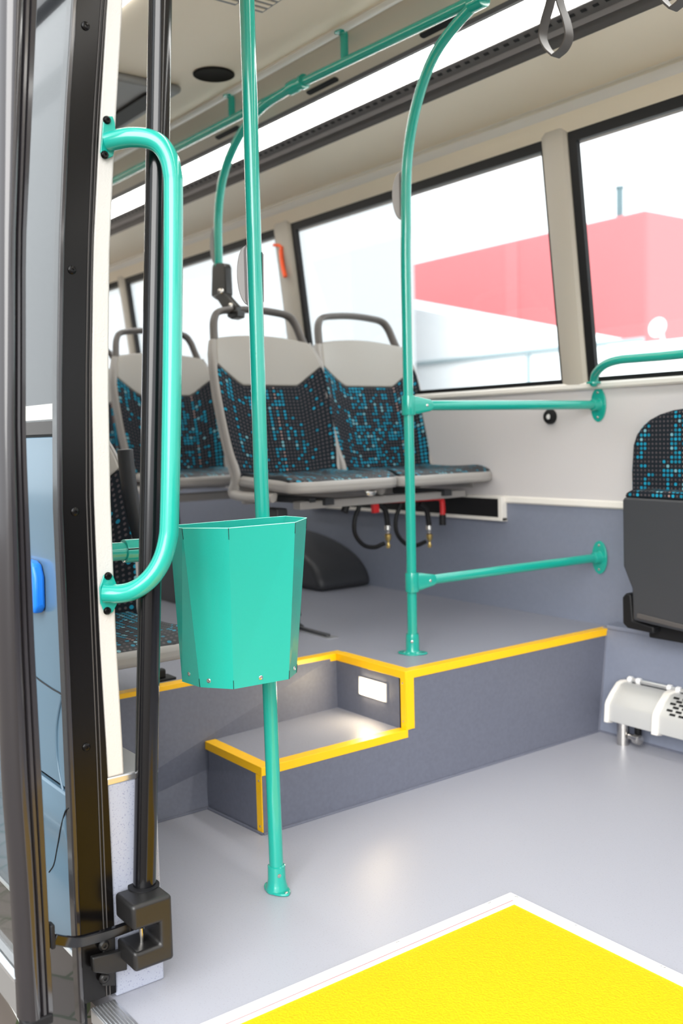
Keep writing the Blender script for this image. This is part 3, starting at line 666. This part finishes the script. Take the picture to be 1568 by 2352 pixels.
# ================================================================== SEATS
def sheet(name, fn, nu, nv, m, parent, th, uvs=(1, 1), uvo=(0, 0), bev=0):
    """fn(u,v)->Vector, u,v in 0..1; solid slab of thickness th along the surface normals"""
    bm = nb(); uvl = bm.loops.layers.uv.new('UVMap')
    P = [[Vector(fn(i/nu, j/nv)) for i in range(nu+1)] for j in range(nv+1)]
    N = [[None]*(nu+1) for _ in range(nv+1)]
    for j in range(nv+1):
        for i in range(nu+1):
            du = P[j][min(i+1, nu)]-P[j][max(i-1, 0)]; dv = P[min(j+1, nv)][i]-P[max(j-1, 0)][i]
            n = du.cross(dv); N[j][i] = n.normalized() if n.length > 1e-12 else Vector((1, 0, 0))
    A = [[bm.verts.new(P[j][i]) for i in range(nu+1)] for j in range(nv+1)]
    B = [[bm.verts.new(P[j][i]-N[j][i]*th) for i in range(nu+1)] for j in range(nv+1)]
    uvd = {}
    for j in range(nv+1):
        for i in range(nu+1):
            q = (uvo[0]+(i/nu)*uvs[0], uvo[1]+(j/nv)*uvs[1]); uvd[A[j][i]] = q; uvd[B[j][i]] = q
    for j in range(nv):
        for i in range(nu):
            bm.faces.new((A[j][i], A[j][i+1], A[j+1][i+1], A[j+1][i])); bm.faces.new((B[j][i], B[j+1][i], B[j+1][i+1], B[j][i+1]))
    for i in range(nu):
        bm.faces.new((A[0][i], B[0][i], B[0][i+1], A[0][i+1])); bm.faces.new((A[nv][i], A[nv][i+1], B[nv][i+1], B[nv][i]))
    for j in range(nv):
        bm.faces.new((A[j][0], A[j+1][0], B[j+1][0], B[j][0])); bm.faces.new((A[j][nu], B[j][nu], B[j+1][nu], A[j+1][nu]))
    for f in bm.faces:
        for lp in f.loops: lp[uvl].uv = uvd[lp.vert]
    return link(name, bm, m, parent, bev=bev, seg=3, angle=50)

# seat in local coordinates: faces +x, centre line y=0, z=0 at cushion top, x=0 at cushion front
def bx(z):       # backrest centre-line x at height z
    return interp([0, .06, .2, .4, .57, .72], [-.455, -.478, -.515, -.565, -.61, -.66], z)
def bw(z):       # backrest half width
    return interp([-.04, .05, .2, .35, .45, .52, .575], [.212, .222, .236, .242, .238, .224, .205], z)
def vtop(u):     # height of the fabric edge: V with flat bottom
    a = abs(u*2-1); return .385+max(0, (a-.52)/.48)*.085
def htop(u):
    a = abs(u*2-1); return .575+.022*(1-a**2)
def bpt(u, z, off=0):
    s = u*2-1; w = bw(z)
    wing = .052*abs(s)**3*(1 if z < .45 else max(.3, 1-(z-.45)*5))
    return Vector((bx(z)+wing+off+.012*math.cos(s*math.pi/2), s*w, z))
def make_seat(name, label, fab='fabric', fabc='fabricc'):
    t = bpy.data.objects.new(name, None); C.objects.link(t); tag(t, label, 'seat')
    # outer shell of the back
    sheet('back_shell', lambda u, v: bpt(u, -.055+v*(htop(u)-.002+.055), -.012)+Vector((0, (u*2-1)*.012, 0)), 24, 22, 'shell', t, .022, bev=.004)
    sheet('backrest', lambda u, v: bpt(u, .0+v*(vtop(u)-.0), .010+.004*math.sin(v*3.14)), 24, 16, fab, t, .020, (.44, .42), (.003, 0), bev=.006)
    sheet('headrest', lambda u, v: bpt(u, vtop(u)+.002+v*(htop(u)-.006-vtop(u)), .010+.006*math.sin(v*3.14)), 24, 8, 'beige', t, .022, bev=.006)
    # cushion
    def cz(x): return 0
    def cpt(u, v):
        s = u*2-1; x0 = -.47
        front = -.02-.055*abs(s)**7
        x = x0+(front-x0)*v; w = interp([0, .5, 1], [.205, .222, .222], v)
        z = .004-.022*max(0, (v-.82)/.18)**2+.012*abs(s)**2.5-.01*math.sin(v*3.14)
        return Vector((x, s*w, z))
    sheet('cushion', cpt, 22, 22, fabc, t, .034, (.44, .46), (0, 0), bev=.008)
    def spt(u, v):
        s = u*2-1; x0 = -.50; front = -.0-.065*abs(s)**7
        x = x0+(front-x0)*v; w = interp([0, .5, 1], [.222, .236, .236], v)
        return Vector((x, s*w, -.018+.016*abs(s)**3*(1-v)-.006*v))
    sheet('seat_shell', spt, 22, 16, 'shell', t, .042, bev=.014)
    # side frames joining back and pan
    for sd in (-1, 1):
        pp = [bpt(.5+sd*.5, z, -.012)+Vector((0, sd*.006, 0)) for z in (.56, .48, .36, .24, .12, .03)] + [Vector((-.455, sd*.232, -.025)), Vector((-.40, sd*.236, -.040)), Vector((-.28, sd*.236, -.042)), Vector((-.16, sd*.232, -.040))]
        link('side_frame', tube(nb(), bez(pp, 5), 0, 14, flat=((1, 0, 0), .020, .0115)), 'shell', t)
    # handle
    w = .196
    hp = [bpt(.5-.47, .50, -.02), Vector((bx(.60), -w, .60)), Vector((bx(.655), -w+.014, .655)), Vector((bx(.685), -w+.040, .685)), Vector((bx(.695), -.09, .697)), Vector((bx(.70), 0, .702)),
          Vector((bx(.695), .09, .697)), Vector((bx(.685), w-.040, .685)), Vector((bx(.655), w-.014, .655)), Vector((bx(.60), w, .60)), bpt(.5+.47, .50, -.02)]
    link('handle', tube(nb(), bez(hp, 6), 0, 14, flat=((1, 0, 0), .021, .0135)), 'handle', t)
    return t
def children(o): return [c for c in C.objects if c.parent == o]
def dup(root, loc, label, fab=None):
    r = root.copy(); C.objects.link(r); r.location = loc; r['label'] = label
    for ch in children(root):
        c = ch.copy(); C.objects.link(c); c.parent = r
        if fab and ch.name.split('.')[0] == 'backrest':
            c.data = c.data.copy(); c.data.materials.clear(); c.data.materials.append(M[fab])
    return r
SZ0 = .918
s1 = make_seat('bus_chair', 'middle grey seat whose handle the curved teal pole is clamped to')
s1.location = (-2.86, 2.205, SZ0); s1.scale = (1, 1.06, 1); s1['group'] = 'seats on the raised floor'
s2 = dup(s1, (-2.86, 2.715, SZ0), 'seat with blue dotted fabric nearest the window wall, over the red rack', 'fabricb')
s3 = dup(s1, (-3.74, 2.185, SZ0), 'seat in the row behind, seen between shaft and curved pole seat', 'fabricb')
s4 = dup(s1, (-4.62, 2.165, SZ0), 'rearmost seat, only a sliver visible next to the white pillar', 'fabricb')
s5 = dup(s1, (-2.31, 1.035, .545), 'low seat behind the white door pillar, dark armrest folded up beside it')
link('armrest', tube(nb(), bez([PX(a, c, -2.68)-Vector((-2.31, 1.035, .545)) for a, c in ((287, 1032), (291, 1075), (300, 1140), (313, 1200), (330, 1262))], 5), 0, 16, flat=((1, 0, 0), .036, .019)), 'dark', s5, bev=.003).scale = (1, 1/1.06, 1)
# frames that carry the seats
sf = thing('seat_frame', 'grey beam and pedestal carrying the two front seats on the platform', 'seat frame', (-3.05, 2.45, ZP))
link('beam', box(nb(), (-3.05, 2.06, .828), (-3.0, 2.90, .858)), 'shell', sf, bev=.004)
link('beam', box(nb(), (-3.35, 2.02, .838), (-3.31, 2.92, .865)), 'shell', sf, bev=.004)
link('rail', box(nb(), (-3.04, 2.10, .852), (-3.0, 2.13, .868)), 'dark', sf)
link('bracket', box(nb(), (-3.34, 2.16, .84), (-2.98, 2.20, .866)), 'dark', sf)
link('bracket', box(nb(), (-3.34, 2.76, .84), (-2.98, 2.80, .866)), 'dark', sf)
link('pedestal', prism(nb(), [(-3.25, 2.02, ZP), (-3.05, 2.02, ZP), (-3.10, 2.02, .83), (-3.22, 2.02, .83)], (0, .05, 0)), 'dark', sf, bev=.006)
rivet(sf, 'bolt', PX(850, 1126, -2.99), (1, -.3, .3), .022, .012, 'steel')
sg = thing('seat_frame', 'dark frame carrying the second and third row seats', 'seat frame', (-3.9, 2.3, ZP))
link('beam', box(nb(), (-3.92, 2.0, .825), (-3.87, 2.90, .86)), 'shell', sg, bev=.004)
link('pedestal', prism(nb(), [(-4.15, 2.02, ZP), (-3.92, 2.02, ZP), (-3.97, 2.02, .83), (-4.1, 2.02, .83)], (0, .05, 0)), 'dark', sg, bev=.006)
link('beam', box(nb(), (-4.80, 2.0, .825), (-4.75, 2.5, .86)), 'shell', sg)
link('pedestal', prism(nb(), [(-5.0, 2.02, ZP), (-4.80, 2.02, ZP), (-4.85, 2.02, .83), (-4.95, 2.02, .83)], (0, .05, 0)), 'dark', sg)
sl = thing('seat_frame', 'dark frame under the low seat by the door pillar', 'seat frame', (-2.72, 1.06, ZP))
link('pedestal', prism(nb(), [(-2.98, .92, ZP), (-2.67, .92, ZP), (-2.58, .92, .535), (-2.90, .92, .535)], (0, .24, 0)), 'dark', sl, bev=.01)
link('beam', box(nb(), (-2.75, .9, .525), (-2.55, 1.27, .54)), 'dark', sl)

# ------------------------------------------------------------------ floor fittings on the platform
def latch(px0, px1, lab, both=True):
    a, c = PZ(*px0, ZP), PZ(*px1, ZP)
    t = thing('floor_track', lab, 'floor fitting', (a+c)/2)
    d_ = (c-a).normalized(); s = Vector((-d_.y, d_.x, 0))*.022
    link('plate', prism(nb(), [a-s, c-s, c+s, a+s], (0, 0, .003)), 'alu', t, smooth=False)
    s2_ = s*.45
    link('track', prism(nb(), [a-s2_, c-d_*.03-s2_, c-d_*.03+s2_, a+s2_], (0, 0, .012)), 'dark', t, bev=.003)
    link('anchor', lathe(nb(), a+d_*.015, (0, 0, 1), [(.03, 0), (.03, .01), (.016, .02), (.016, .045), (.022, .05), (.018, .065), (0, .068)]), 'dark', t)
    return t
latch((675, 1442), (765, 1467), 'black wheelchair anchor track let into the raised floor, right of the bin')
t = thing('floor_anchor', 'small black anchor on the platform edge below the low seat', 'floor fitting', PZ(375, 1562, ZP))
p = PZ(375, 1562, ZP)
link('base', box(nb(), (p.x-.04, p.y-.03, ZP), (p.x+.02, p.y+.035, ZP+.008)), 'rubber', t, bev=.003)
link('knob', box(nb(), (p.x-.02, p.y-.022, ZP+.006), (p.x+.006, p.y+.008, ZP+.035)), 'rubber', t, bev=.006)
# wheel arch
bm = nb(); pts = [(-4.45+.72*math.cos(math.pi*k/28), 2.66, ZP+.25*math.sin(math.pi*k/28)**.85) for k in range(29)]
prism(bm, pts, (0, .31, 0)); o = link('wheel_arch', bm, 'dark', bev=.03, seg=5); tag(o, 'dark rounded wheel arch cover against the far wall', 'wheel arch')
# wall box with light frame
wb = thing('wall_recess', 'black recessed slot with pale frame low on the window wall', 'wall box', (-3.3, YW, .78))
link('recess', box(nb(), (-4.2, YW-.022, .745), (-2.84, YW-.001, .822)), 'rubber', wb)
link('frame', box(box(nb(), (-4.2, YW-.03, .733), (-2.825, YW-.001, .747)), (-2.846, YW-.032, .733), (-2.825, YW-.001, .832)), 'trimw', wb, bev=.002)
# red rack with hoses under the window seat
hr = thing('hose_rack', 'red rack with black hoses and brass couplings slung under the window seat', 'hose rack', (-3.1, 2.5, .83))
hx = -3.02
def H(a, c, x=hx): return PX(a, c, x)
link('bar', tube(nb(), [H(800, 1153), H(905, 1148), H(1012, 1142)], 0, flat=((0, 0, 1), .012, .010, 1)), 'red', hr, bev=.003)
link('bracket', tube(nb(), [H(860, 1150), H(862, 1178)], 0, flat=((1, 0, 0), .01, .014, 1)), 'red', hr, bev=.003)
link('hook', tube(nb(), bez([H(990, 1142), H(1012, 1146), H(1016, 1165), H(1016, 1185)]), .0115, 16), 'red', hr)
link('hook_grip', tube(nb(), [H(1016, 1182), H(1016, 1206)], .014, 16), 'rubber', hr)
link('stub', tube(nb(), [H(798, 1154), H(790, 1176)], .014, 16), 'rubber', hr)
for ox in (0, 95):
    sc = 1 if ox == 0 else .88
    pp = [(826, 1160), (814, 1195), (816, 1228), (835, 1252), (860, 1257), (882, 1248)]
    link('hose', tube(nb(), bez([H(a+ox, c-(4 if ox else 0)) for a, c in pp], 6), .0085, 14), 'rubber', hr)
    link('hose', tube(nb(), bez([H(868+ox, 1158), H(884+ox, 1172), H(890+ox, 1205)], 6), .011, 14), 'rubber', hr)
    link('coupling', lathe(nb(), H(890+ox, 1205), (0, 0, -1), [(.008, 0), (.013, .003), (.014, .02), (.009, .026), (.009, .034)]), 'steel', hr)
    link('coupling_tip', lathe(nb(), H(891+ox, 1226), (0, 0, -1), [(.009, 0), (.013, .003), (.011, .022), (.005, .03), (.005, .04), (.009, .046), (.007, .056), (0, .057)]), 'brass', hr)

# ------------------------------------------------------------------ right hand side
fs = thing('folding_seat', 'folded flip-up seat, black underside, dotted backrest on the window wall', 'seat', (-1.88, 2.8, .43))
yb_ = 2.90
bm = nb(); uvl = bm.loops.layers.uv.new('UVMap')
ol = [(-2.150, .84), (-2.152, .95)]
for k in range(1, 15):
    a = math.pi*k/15; ol.append((-1.885-.265*math.copysign(abs(math.cos(a))**.8, math.cos(a)), .985+.175*math.sin(a)**.75))
ol += [(-1.618, .95), (-1.62, .84)]
f0 = [bm.verts.new((x, yb_-.032, z)) for x, z in ol]; f1 = [bm.verts.new((x, yb_+.05, z)) for x, z in ol]
bm.faces.new(f0); bm.faces.new(f1[::-1])
for i in range(len(ol)): j = (i+1) % len(ol); bm.faces.new((f0[i], f1[i], f1[j], f0[j]))
for f in bm.faces:
    for lp in f.loops: lp[uvl].uv = (lp.vert.co.x, lp.vert.co.z)
link('backrest', bm, 'fabric', fs, bev=.012, seg=4)
bm = nb(); prism(bm, [PY(1428, 1150, 2.74), PY(1430, 1300, 2.74), PY(1450, 1352, 2.74), PY(1452, 1425, 2.74), (-1.62, 2.74, .43), (-1.62, 2.74, .862), (-2.085, 2.74, .868)], (0, .05, 0))
link('underside', bm, 'dark', fs, bev=.008)
bm = nb(); prism(bm, [PY(1460, 1420, 2.735), (-1.62, 2.735, .435), (-1.62, 2.735, .447), PY(1462, 1408, 2.735)], (0, .01, 0)); link('ridge', bm, 'dgrey', fs, bev=.003)
bm = nb(); uvl = bm.loops.layers.uv.new('UVMap'); prism(bm, [(-2.085, 2.745, .868), (-2.08, 2.745, .882), (-2.06, 2.745, .892), (-1.62, 2.745, .887), (-1.62, 2.745, .862)], (0, .10, 0))
for f in bm.faces:
    for lp in f.loops: lp[uvl].uv = (lp.vert.co.x, lp.vert.co.y+lp.vert.co.z)
link('cushion', bm, 'fabricb', fs, bev=.006)
bm = nb(); prism(bm, [PY(1428, 1372, 2.76), PY(1436, 1362, 2.76), PY(1448, 1366, 2.76), PY(1452, 1425, 2.76), PY(1500, 1440, 2.76), PY(1500, 1456, 2.76), PY(1440, 1443, 2.76), PY(1429, 1432, 2.76)], (0, .12, 0)); link('hinge', bm, 'rubber', fs, bev=.006)
link('base_plate', box(nb(), (-2.03, 2.80, .392), (-1.62, 2.95, .44)), 'rubber', fs, bev=.006)
# round door stop
ws = thing('wall_bumper', 'round black rubber bumper with steel centre below the upper cross rail', 'bumper', (-2.59, YW, 1.15))
pc = PY(1265, 957, YW-.003)
link('ring', lathe(nb(), pc, (0, -1, 0), [(.029, 0), (.029, .010), (.024, .018), (.013, .020), (.012, .012), (0, .012)]), 'rubber', ws)
link('centre', lathe(nb(), pc-Vector((0, .012, 0)), (0, -1, 0), [(.0105, 0), (.010, .004), (.004, .005), (.0035, .002), (0, .002)]), 'aluw', ws)
# convector heater
ht = thing('heater', 'ribbed silver wall heater with perforated cover by the floor', 'heater', (-1.7, 2.8, .1))
sec = [(2.862, .205), (2.845, .207), (2.825, .203), (2.795, .178), (2.768, .150), (2.762, .140), (2.758, .085), (2.775, .082), (2.87, .088)]
link('cover', xprof(nb(), sec, -2.165, -1.985), 'heater', ht, bev=.002)
link('cover', xprof(nb(), sec, -1.965, -.9), 'heater', ht, bev=.002)
sec2 = [(2.864, .212), (2.840, .214), (2.818, .209), (2.786, .182), (2.760, .154), (2.754, .141), (2.749, .080), (2.775, .074), (2.87, .080)]
for x0 in (-2.178, -1.985): link('rib', xprof(nb(), sec2, x0, x0+(.014 if x0 < -2.1 else .022)), 'trimw', ht, bev=.002)
link('pipe', tube(nb(), [(-2.165, 2.868, .214), (-.9, 2.868, .214)], .0085, 14), 'alu', ht)
for x0 in (-2.16, -2.125, -2.00, -1.965, -1.92): link('pipe_clip', lathe(nb(), (x0, 2.868, .214), (1, 0, 0), [(.012, 0), (.012, .012)], 14), 'aluw', ht)
bm = nb()
for k in range(13):
    for r in range(6):
        t_ = (r+.3)/6; y0 = 2.825-.057*t_; z0 = interp([2.768, 2.795, 2.825], [.1508, .1788, .2038], y0)
        x = -1.945+k*.034+(r % 2)*.017; dy, dz = -.0058, -.0052
        if x > -1.55: continue
        prism(bm, [(x, y0, z0), (x+.021, y0, z0), (x+.021, y0+dy, z0+dz), (x, y0+dy, z0+dz)], (0, -.0012, .0013))
link('perforation', bm, 'rubber', ht, smooth=False)
link('leg', lathe(nb(), (-2.135, 2.80, 0), (0, 0, 1), [(.021, 0), (.021, .088)]), 'steel', ht)
link('leg', lathe(nb(), (-2.095, 2.83, .02), (0, 0, 1), [(.012, 0), (.012, .07)]), 'rubber', ht)
link('pipe_elbow', lathe(nb(), (-2.11, 2.80, .035), (1, -.25, 0), [(.006, 0), (.010, .002), (.010, .03), (.017, .032), (.017, .055), (.010, .058)]), 'steel', ht)
# step lamp
sl_ = thing('step_lamp', 'small lit white lamp in the side of the step recess', 'lamp', (-2.45, 1.94, .28))
q = [PY(a, c, 1.936) for a, c in ((823, 1553), (886, 1571), (886, 1614), (823, 1594))]
link('bezel', prism(nb(), q, (0, .004, 0)), 'trimw', sl_, bev=.001)
cq = sum(q, Vector())/4
link('diffuser', prism(nb(), [cq+(v-cq)*.82-Vector((0, .001, 0)) for v in q], (0, -.004, 0)), 'lamp', sl_, bev=.001)

# ================================================================== CEILING FITTINGS
o = link('ceiling_speaker', lathe(nb(), (PZ(491, 170, 2.471)), (0, 0, -1), [(.078, 0), (.078, .004), (.072, .006), (.068, .003), (0, .003)], 40), 'speaker')
tag(o, 'round black speaker set in the cream ceiling', 'speaker')
hh = thing('roof_hatch', 'grey roof hatch with black gap in the ceiling, left of the speaker', 'roof hatch', (-3.8, 1.75, 2.45))
link('panel', box(nb(), (-4.3, 1.62, 2.44), (-3.53, 1.925, 2.471)), 'grille', hh, bev=.02)
link('gap', box(nb(), (-4.3, 1.80, 2.430), (-3.60, 1.885, 2.441)), 'rubber', hh, bev=.004)
for i, (a, c, lab) in enumerate(((540, 8, 'slatted grey ceiling vent left of the front pole top'), (602, 25, 'slatted grey ceiling vent at the top of the front pole'))):
    p = PZ(a, c, 2.47); w = .13 if i == 0 else .085
    v_ = thing('ceiling_vent', lab, 'vent', (p.x+.1, p.y-.06, 2.47), 'ceiling vents')
    link('frame', box(nb(), (p.x, p.y-w, 2.462), (p.x+.30, p.y, 2.4715)), 'grille', v_, bev=.003)
    for k in range(9): link('slat', box(nb(), (p.x+.02+k*.03, p.y-w+.01, 2.459), (p.x+.034+k*.03, p.y-.01, 2.4625)), 'cream', v_)
# slots in the sloping panel
for i, (a, c) in enumerate(((740, 197), (523, 304), (1012, 60))):
    d_ = Vector(ray(a, c)); # meet plane through (2.272,2.378)-(2.125,2.457)
    n = Vector((0, .079, .147)).normalized(); p0 = Vector((0, 2.272, 2.378)); tt = (p0-CAM).dot(n)/d_.dot(n); p = CAM+d_*tt - n*.0015
    s = Vector((0, -.147, .079)).normalized()
    pts = []
    for k in range(24):
        a_ = 2*math.pi*k/24; pts.append(p+Vector((1, 0, 0))*(.085*(1 if math.cos(a_) > 0 else -1)+.011*math.cos(a_))+s*.011*math.sin(a_))
    o = link('air_slot', prism(nb(), pts, -n*.002), 'rubber', bev=.0005)
    tag(o, ('black air slot in the cove panel just right of the rail joint', 'black air slot in the cove panel left of the front pole', 'black air slot in the cove panel behind the platform pole top')[i], 'air slot', 'air slots in the cove panel')
# hanging straps
def strap(px, py, lab, w=30, h=128, r_=1):
    y = 2.127
    t = thing('hanging_strap', lab, 'strap', PY(px, py, y), 'hanging straps')
    e = [(0, 0), (-18, -18), (-29, -45), (-24, -80), (-13, -118), (-7, -150), (-3, -200), (3, -200), (7, -150), (13, -118), (26, -80), (31, -45), (20, -18)]
    link('loop', tube(nb(), bez([PY(px+a, py+c, y) for a, c in e]+[PY(px, py, y)], 5), 0, flat=((0, 1, 0), .016, .0022, 1)), 'dgrey', t, bev=.001)
    q = PY(px, py-200, y)
    link('loop_clamp', box(nb(), (q.x-.018, y-.022, q.z-.006), (q.x+.018, y+.022, min(q.z+.045, 2.362))), 'dgrey', t, bev=.004)
strap(1275, 130, 'dark grey hanging strap loop in front of the light strip')
strap(1545, 22, 'dark grey hanging strap cut off by the top right corner')
# emergency hammer
hm = thing('emergency_hammer', 'orange emergency hammer hooked on the far window pillar', 'hammer', PY(650, 600, 2.85))
yh = 2.84
link('handle', tube(nb(), bez([PY(645, 572, yh), PY(646, 590, yh), PY(649, 612, yh), PY(655, 636, yh)]), 0, 14, flat=((0, 1, 0), .011, .012)), 'orange', hm)
link('head', tube(nb(), [PY(629, 563, yh), PY(640, 564, yh), PY(648, 570, yh)], .008, 12), 'orange', hm)
link('bracket', box(nb(), PY(648, 592, yh+.02)-Vector((.008, .01, 0)), PY(655, 563, yh+.02)+Vector((.012, .03, 0))), 'dark', hm)

# ramp
rp = thing('wheelchair_ramp', 'bright yellow wheelchair ramp plate in a white metal frame', 'ramp', (-1.1, 1.2, 0))
link('plate', box(nb(), (-1.558, .76, -.02), (-.36, 1.640, .0015)), 'ramp', rp, smooth=False)
bm = nb(); prism(bm, [(-1.603, .755, -.02), (-1.558, .755, -.02), (-1.558, 1.640, -.02), (-1.603, 1.675, -.02)], (0, 0, .0245)); link('frame_side', bm, 'aluw', rp, smooth=False, bev=.0015)
bm = nb(); prism(bm, [(-1.603, 1.675, -.02), (-1.558, 1.640, -.02), (-.34, 1.640, -.02), (-.32, 1.675, -.02)], (0, 0, .0245)); link('frame_side', bm, 'aluw', rp, smooth=False, bev=.0015)
link('frame_groove', box(nb(), (-1.571, .756, .0044), (-1.569, 1.648, .0049)), 'redb', rp)
for x, y in ((-1.596, 1.60), (-1.596, 1.595), (-1.58, 1.668), (-1.575, 1.668), (-1.596, 1.32), (-1.596, 1.315), (-1.40, 1.668), (-1.18, 1.668), (-1.172, 1.668)): rivet(rp, 'screw', (x, y, .0045), (0, 0, 1), .0018, .0006)

# ================================================================== OUTSIDE
def bld(name, lab, cat='building'): return thing(name, lab, cat, (0, 0, 0))
rb = bld('red_building', 'large red clad building outside the right hand windows')
cx, zt_ = -21.89, 8.62
link('front_wall', box(nb(), (-48, 30, -.3), (cx, 30.2, zt_)), 'redb', rb, smooth=False)
link('side_wall', box(nb(), (cx-.2, 30.2, -.3), (cx, 60, zt_)), 'redb2', rb, smooth=False)
link('wall_joint', box(nb(), (PY(1176, 650, 30).x-.35, 29.96, -.3), (PY(1176, 650, 30).x+.35, 30, zt_-.02)), 'redb2', rb, smooth=False)
link('roof', box(nb(), (-48, 30, zt_), (cx, 60, zt_+.05)), 'redb2', rb, smooth=False)
p = PY(1411, 490, 30.5)
o = link('flue_pipe', lathe(nb(), (p.x, 30.8, zt_+.05), (0, 0, 1), [(.13, 0), (.13, 1.2), (.17, 1.2), (.17, 1.27), (0, 1.27)], 16), 'mast'); tag(o, 'slim blue grey flue pipe on the roof of the red building', 'flue')
wh = bld('marquee_hall', 'white hall with sloping roof in front of the red building')
a, c = PY(955, 690, 23), PY(1470, 786, 23)
sl = (c.z-a.z)/(c.x-a.x); xl = -34; ridge = (xl, a.z+sl*(xl-a.x)); eav = (-14.6, c.z+sl*(-14.6-c.x))
link('gable_wall', prism(nb(), [(xl, 20, -.3), (-14.6, 20, -.3), (-14.6, 20, eav[1]), (xl, 20, ridge[1])], (0, 3, 0)), 'whiteb', wh, smooth=False)
z_ = PY(1250, 803, 19.9).z
link('wall_band', box(nb(), (-33, 19.9, z_-.05), (-14.6, 20, z_+.05)), 'band', wh, smooth=False)
x_ = PY(1210, 850, 19.9).x
link('wall_joint', box(nb(), (x_-.04, 19.92, -.3), (x_+.04, 20, z_)), 'band', wh, smooth=False)
wl = bld('low_white_hall', 'low white building at the far right beside the hall')
zz = PY(1540, 780, 18).z
link('wall', box(nb(), (-14.5, 18, -.3), (2, 26, zz)), 'whiteb', wl, smooth=False)
p = PY(1490, 752, 17.9)
o = link('satellite_dish', lathe(nb(), (p.x, 18.25, p.z-.0), (0, -1, .2), [(0, 0), (.14, .02), (.21, .06), (.2, .075), (.13, .04), (0, .03)], 20), 'whiteb'); tag(o, 'small white dish standing on the low building', 'dish')
link_ = link('dish_foot', tube(nb(), [(p.x, 18.4, zz-.02), (p.x, 18.3, p.z)], .04, 8), 'whiteb', o, loc=(0, 0, 0))
wt = bld('pale_building', 'tall pale grey building filling the middle window view')
xr_ = PY(951, 650, 17).x
link('wall', box(nb(), (-75, 15, -.3), (xr_, 17, 13)), 'pale', wt, smooth=False)
# tidy helper property
for o in list(bpy.data.objects):
    if '_w' in o: del o['_w']
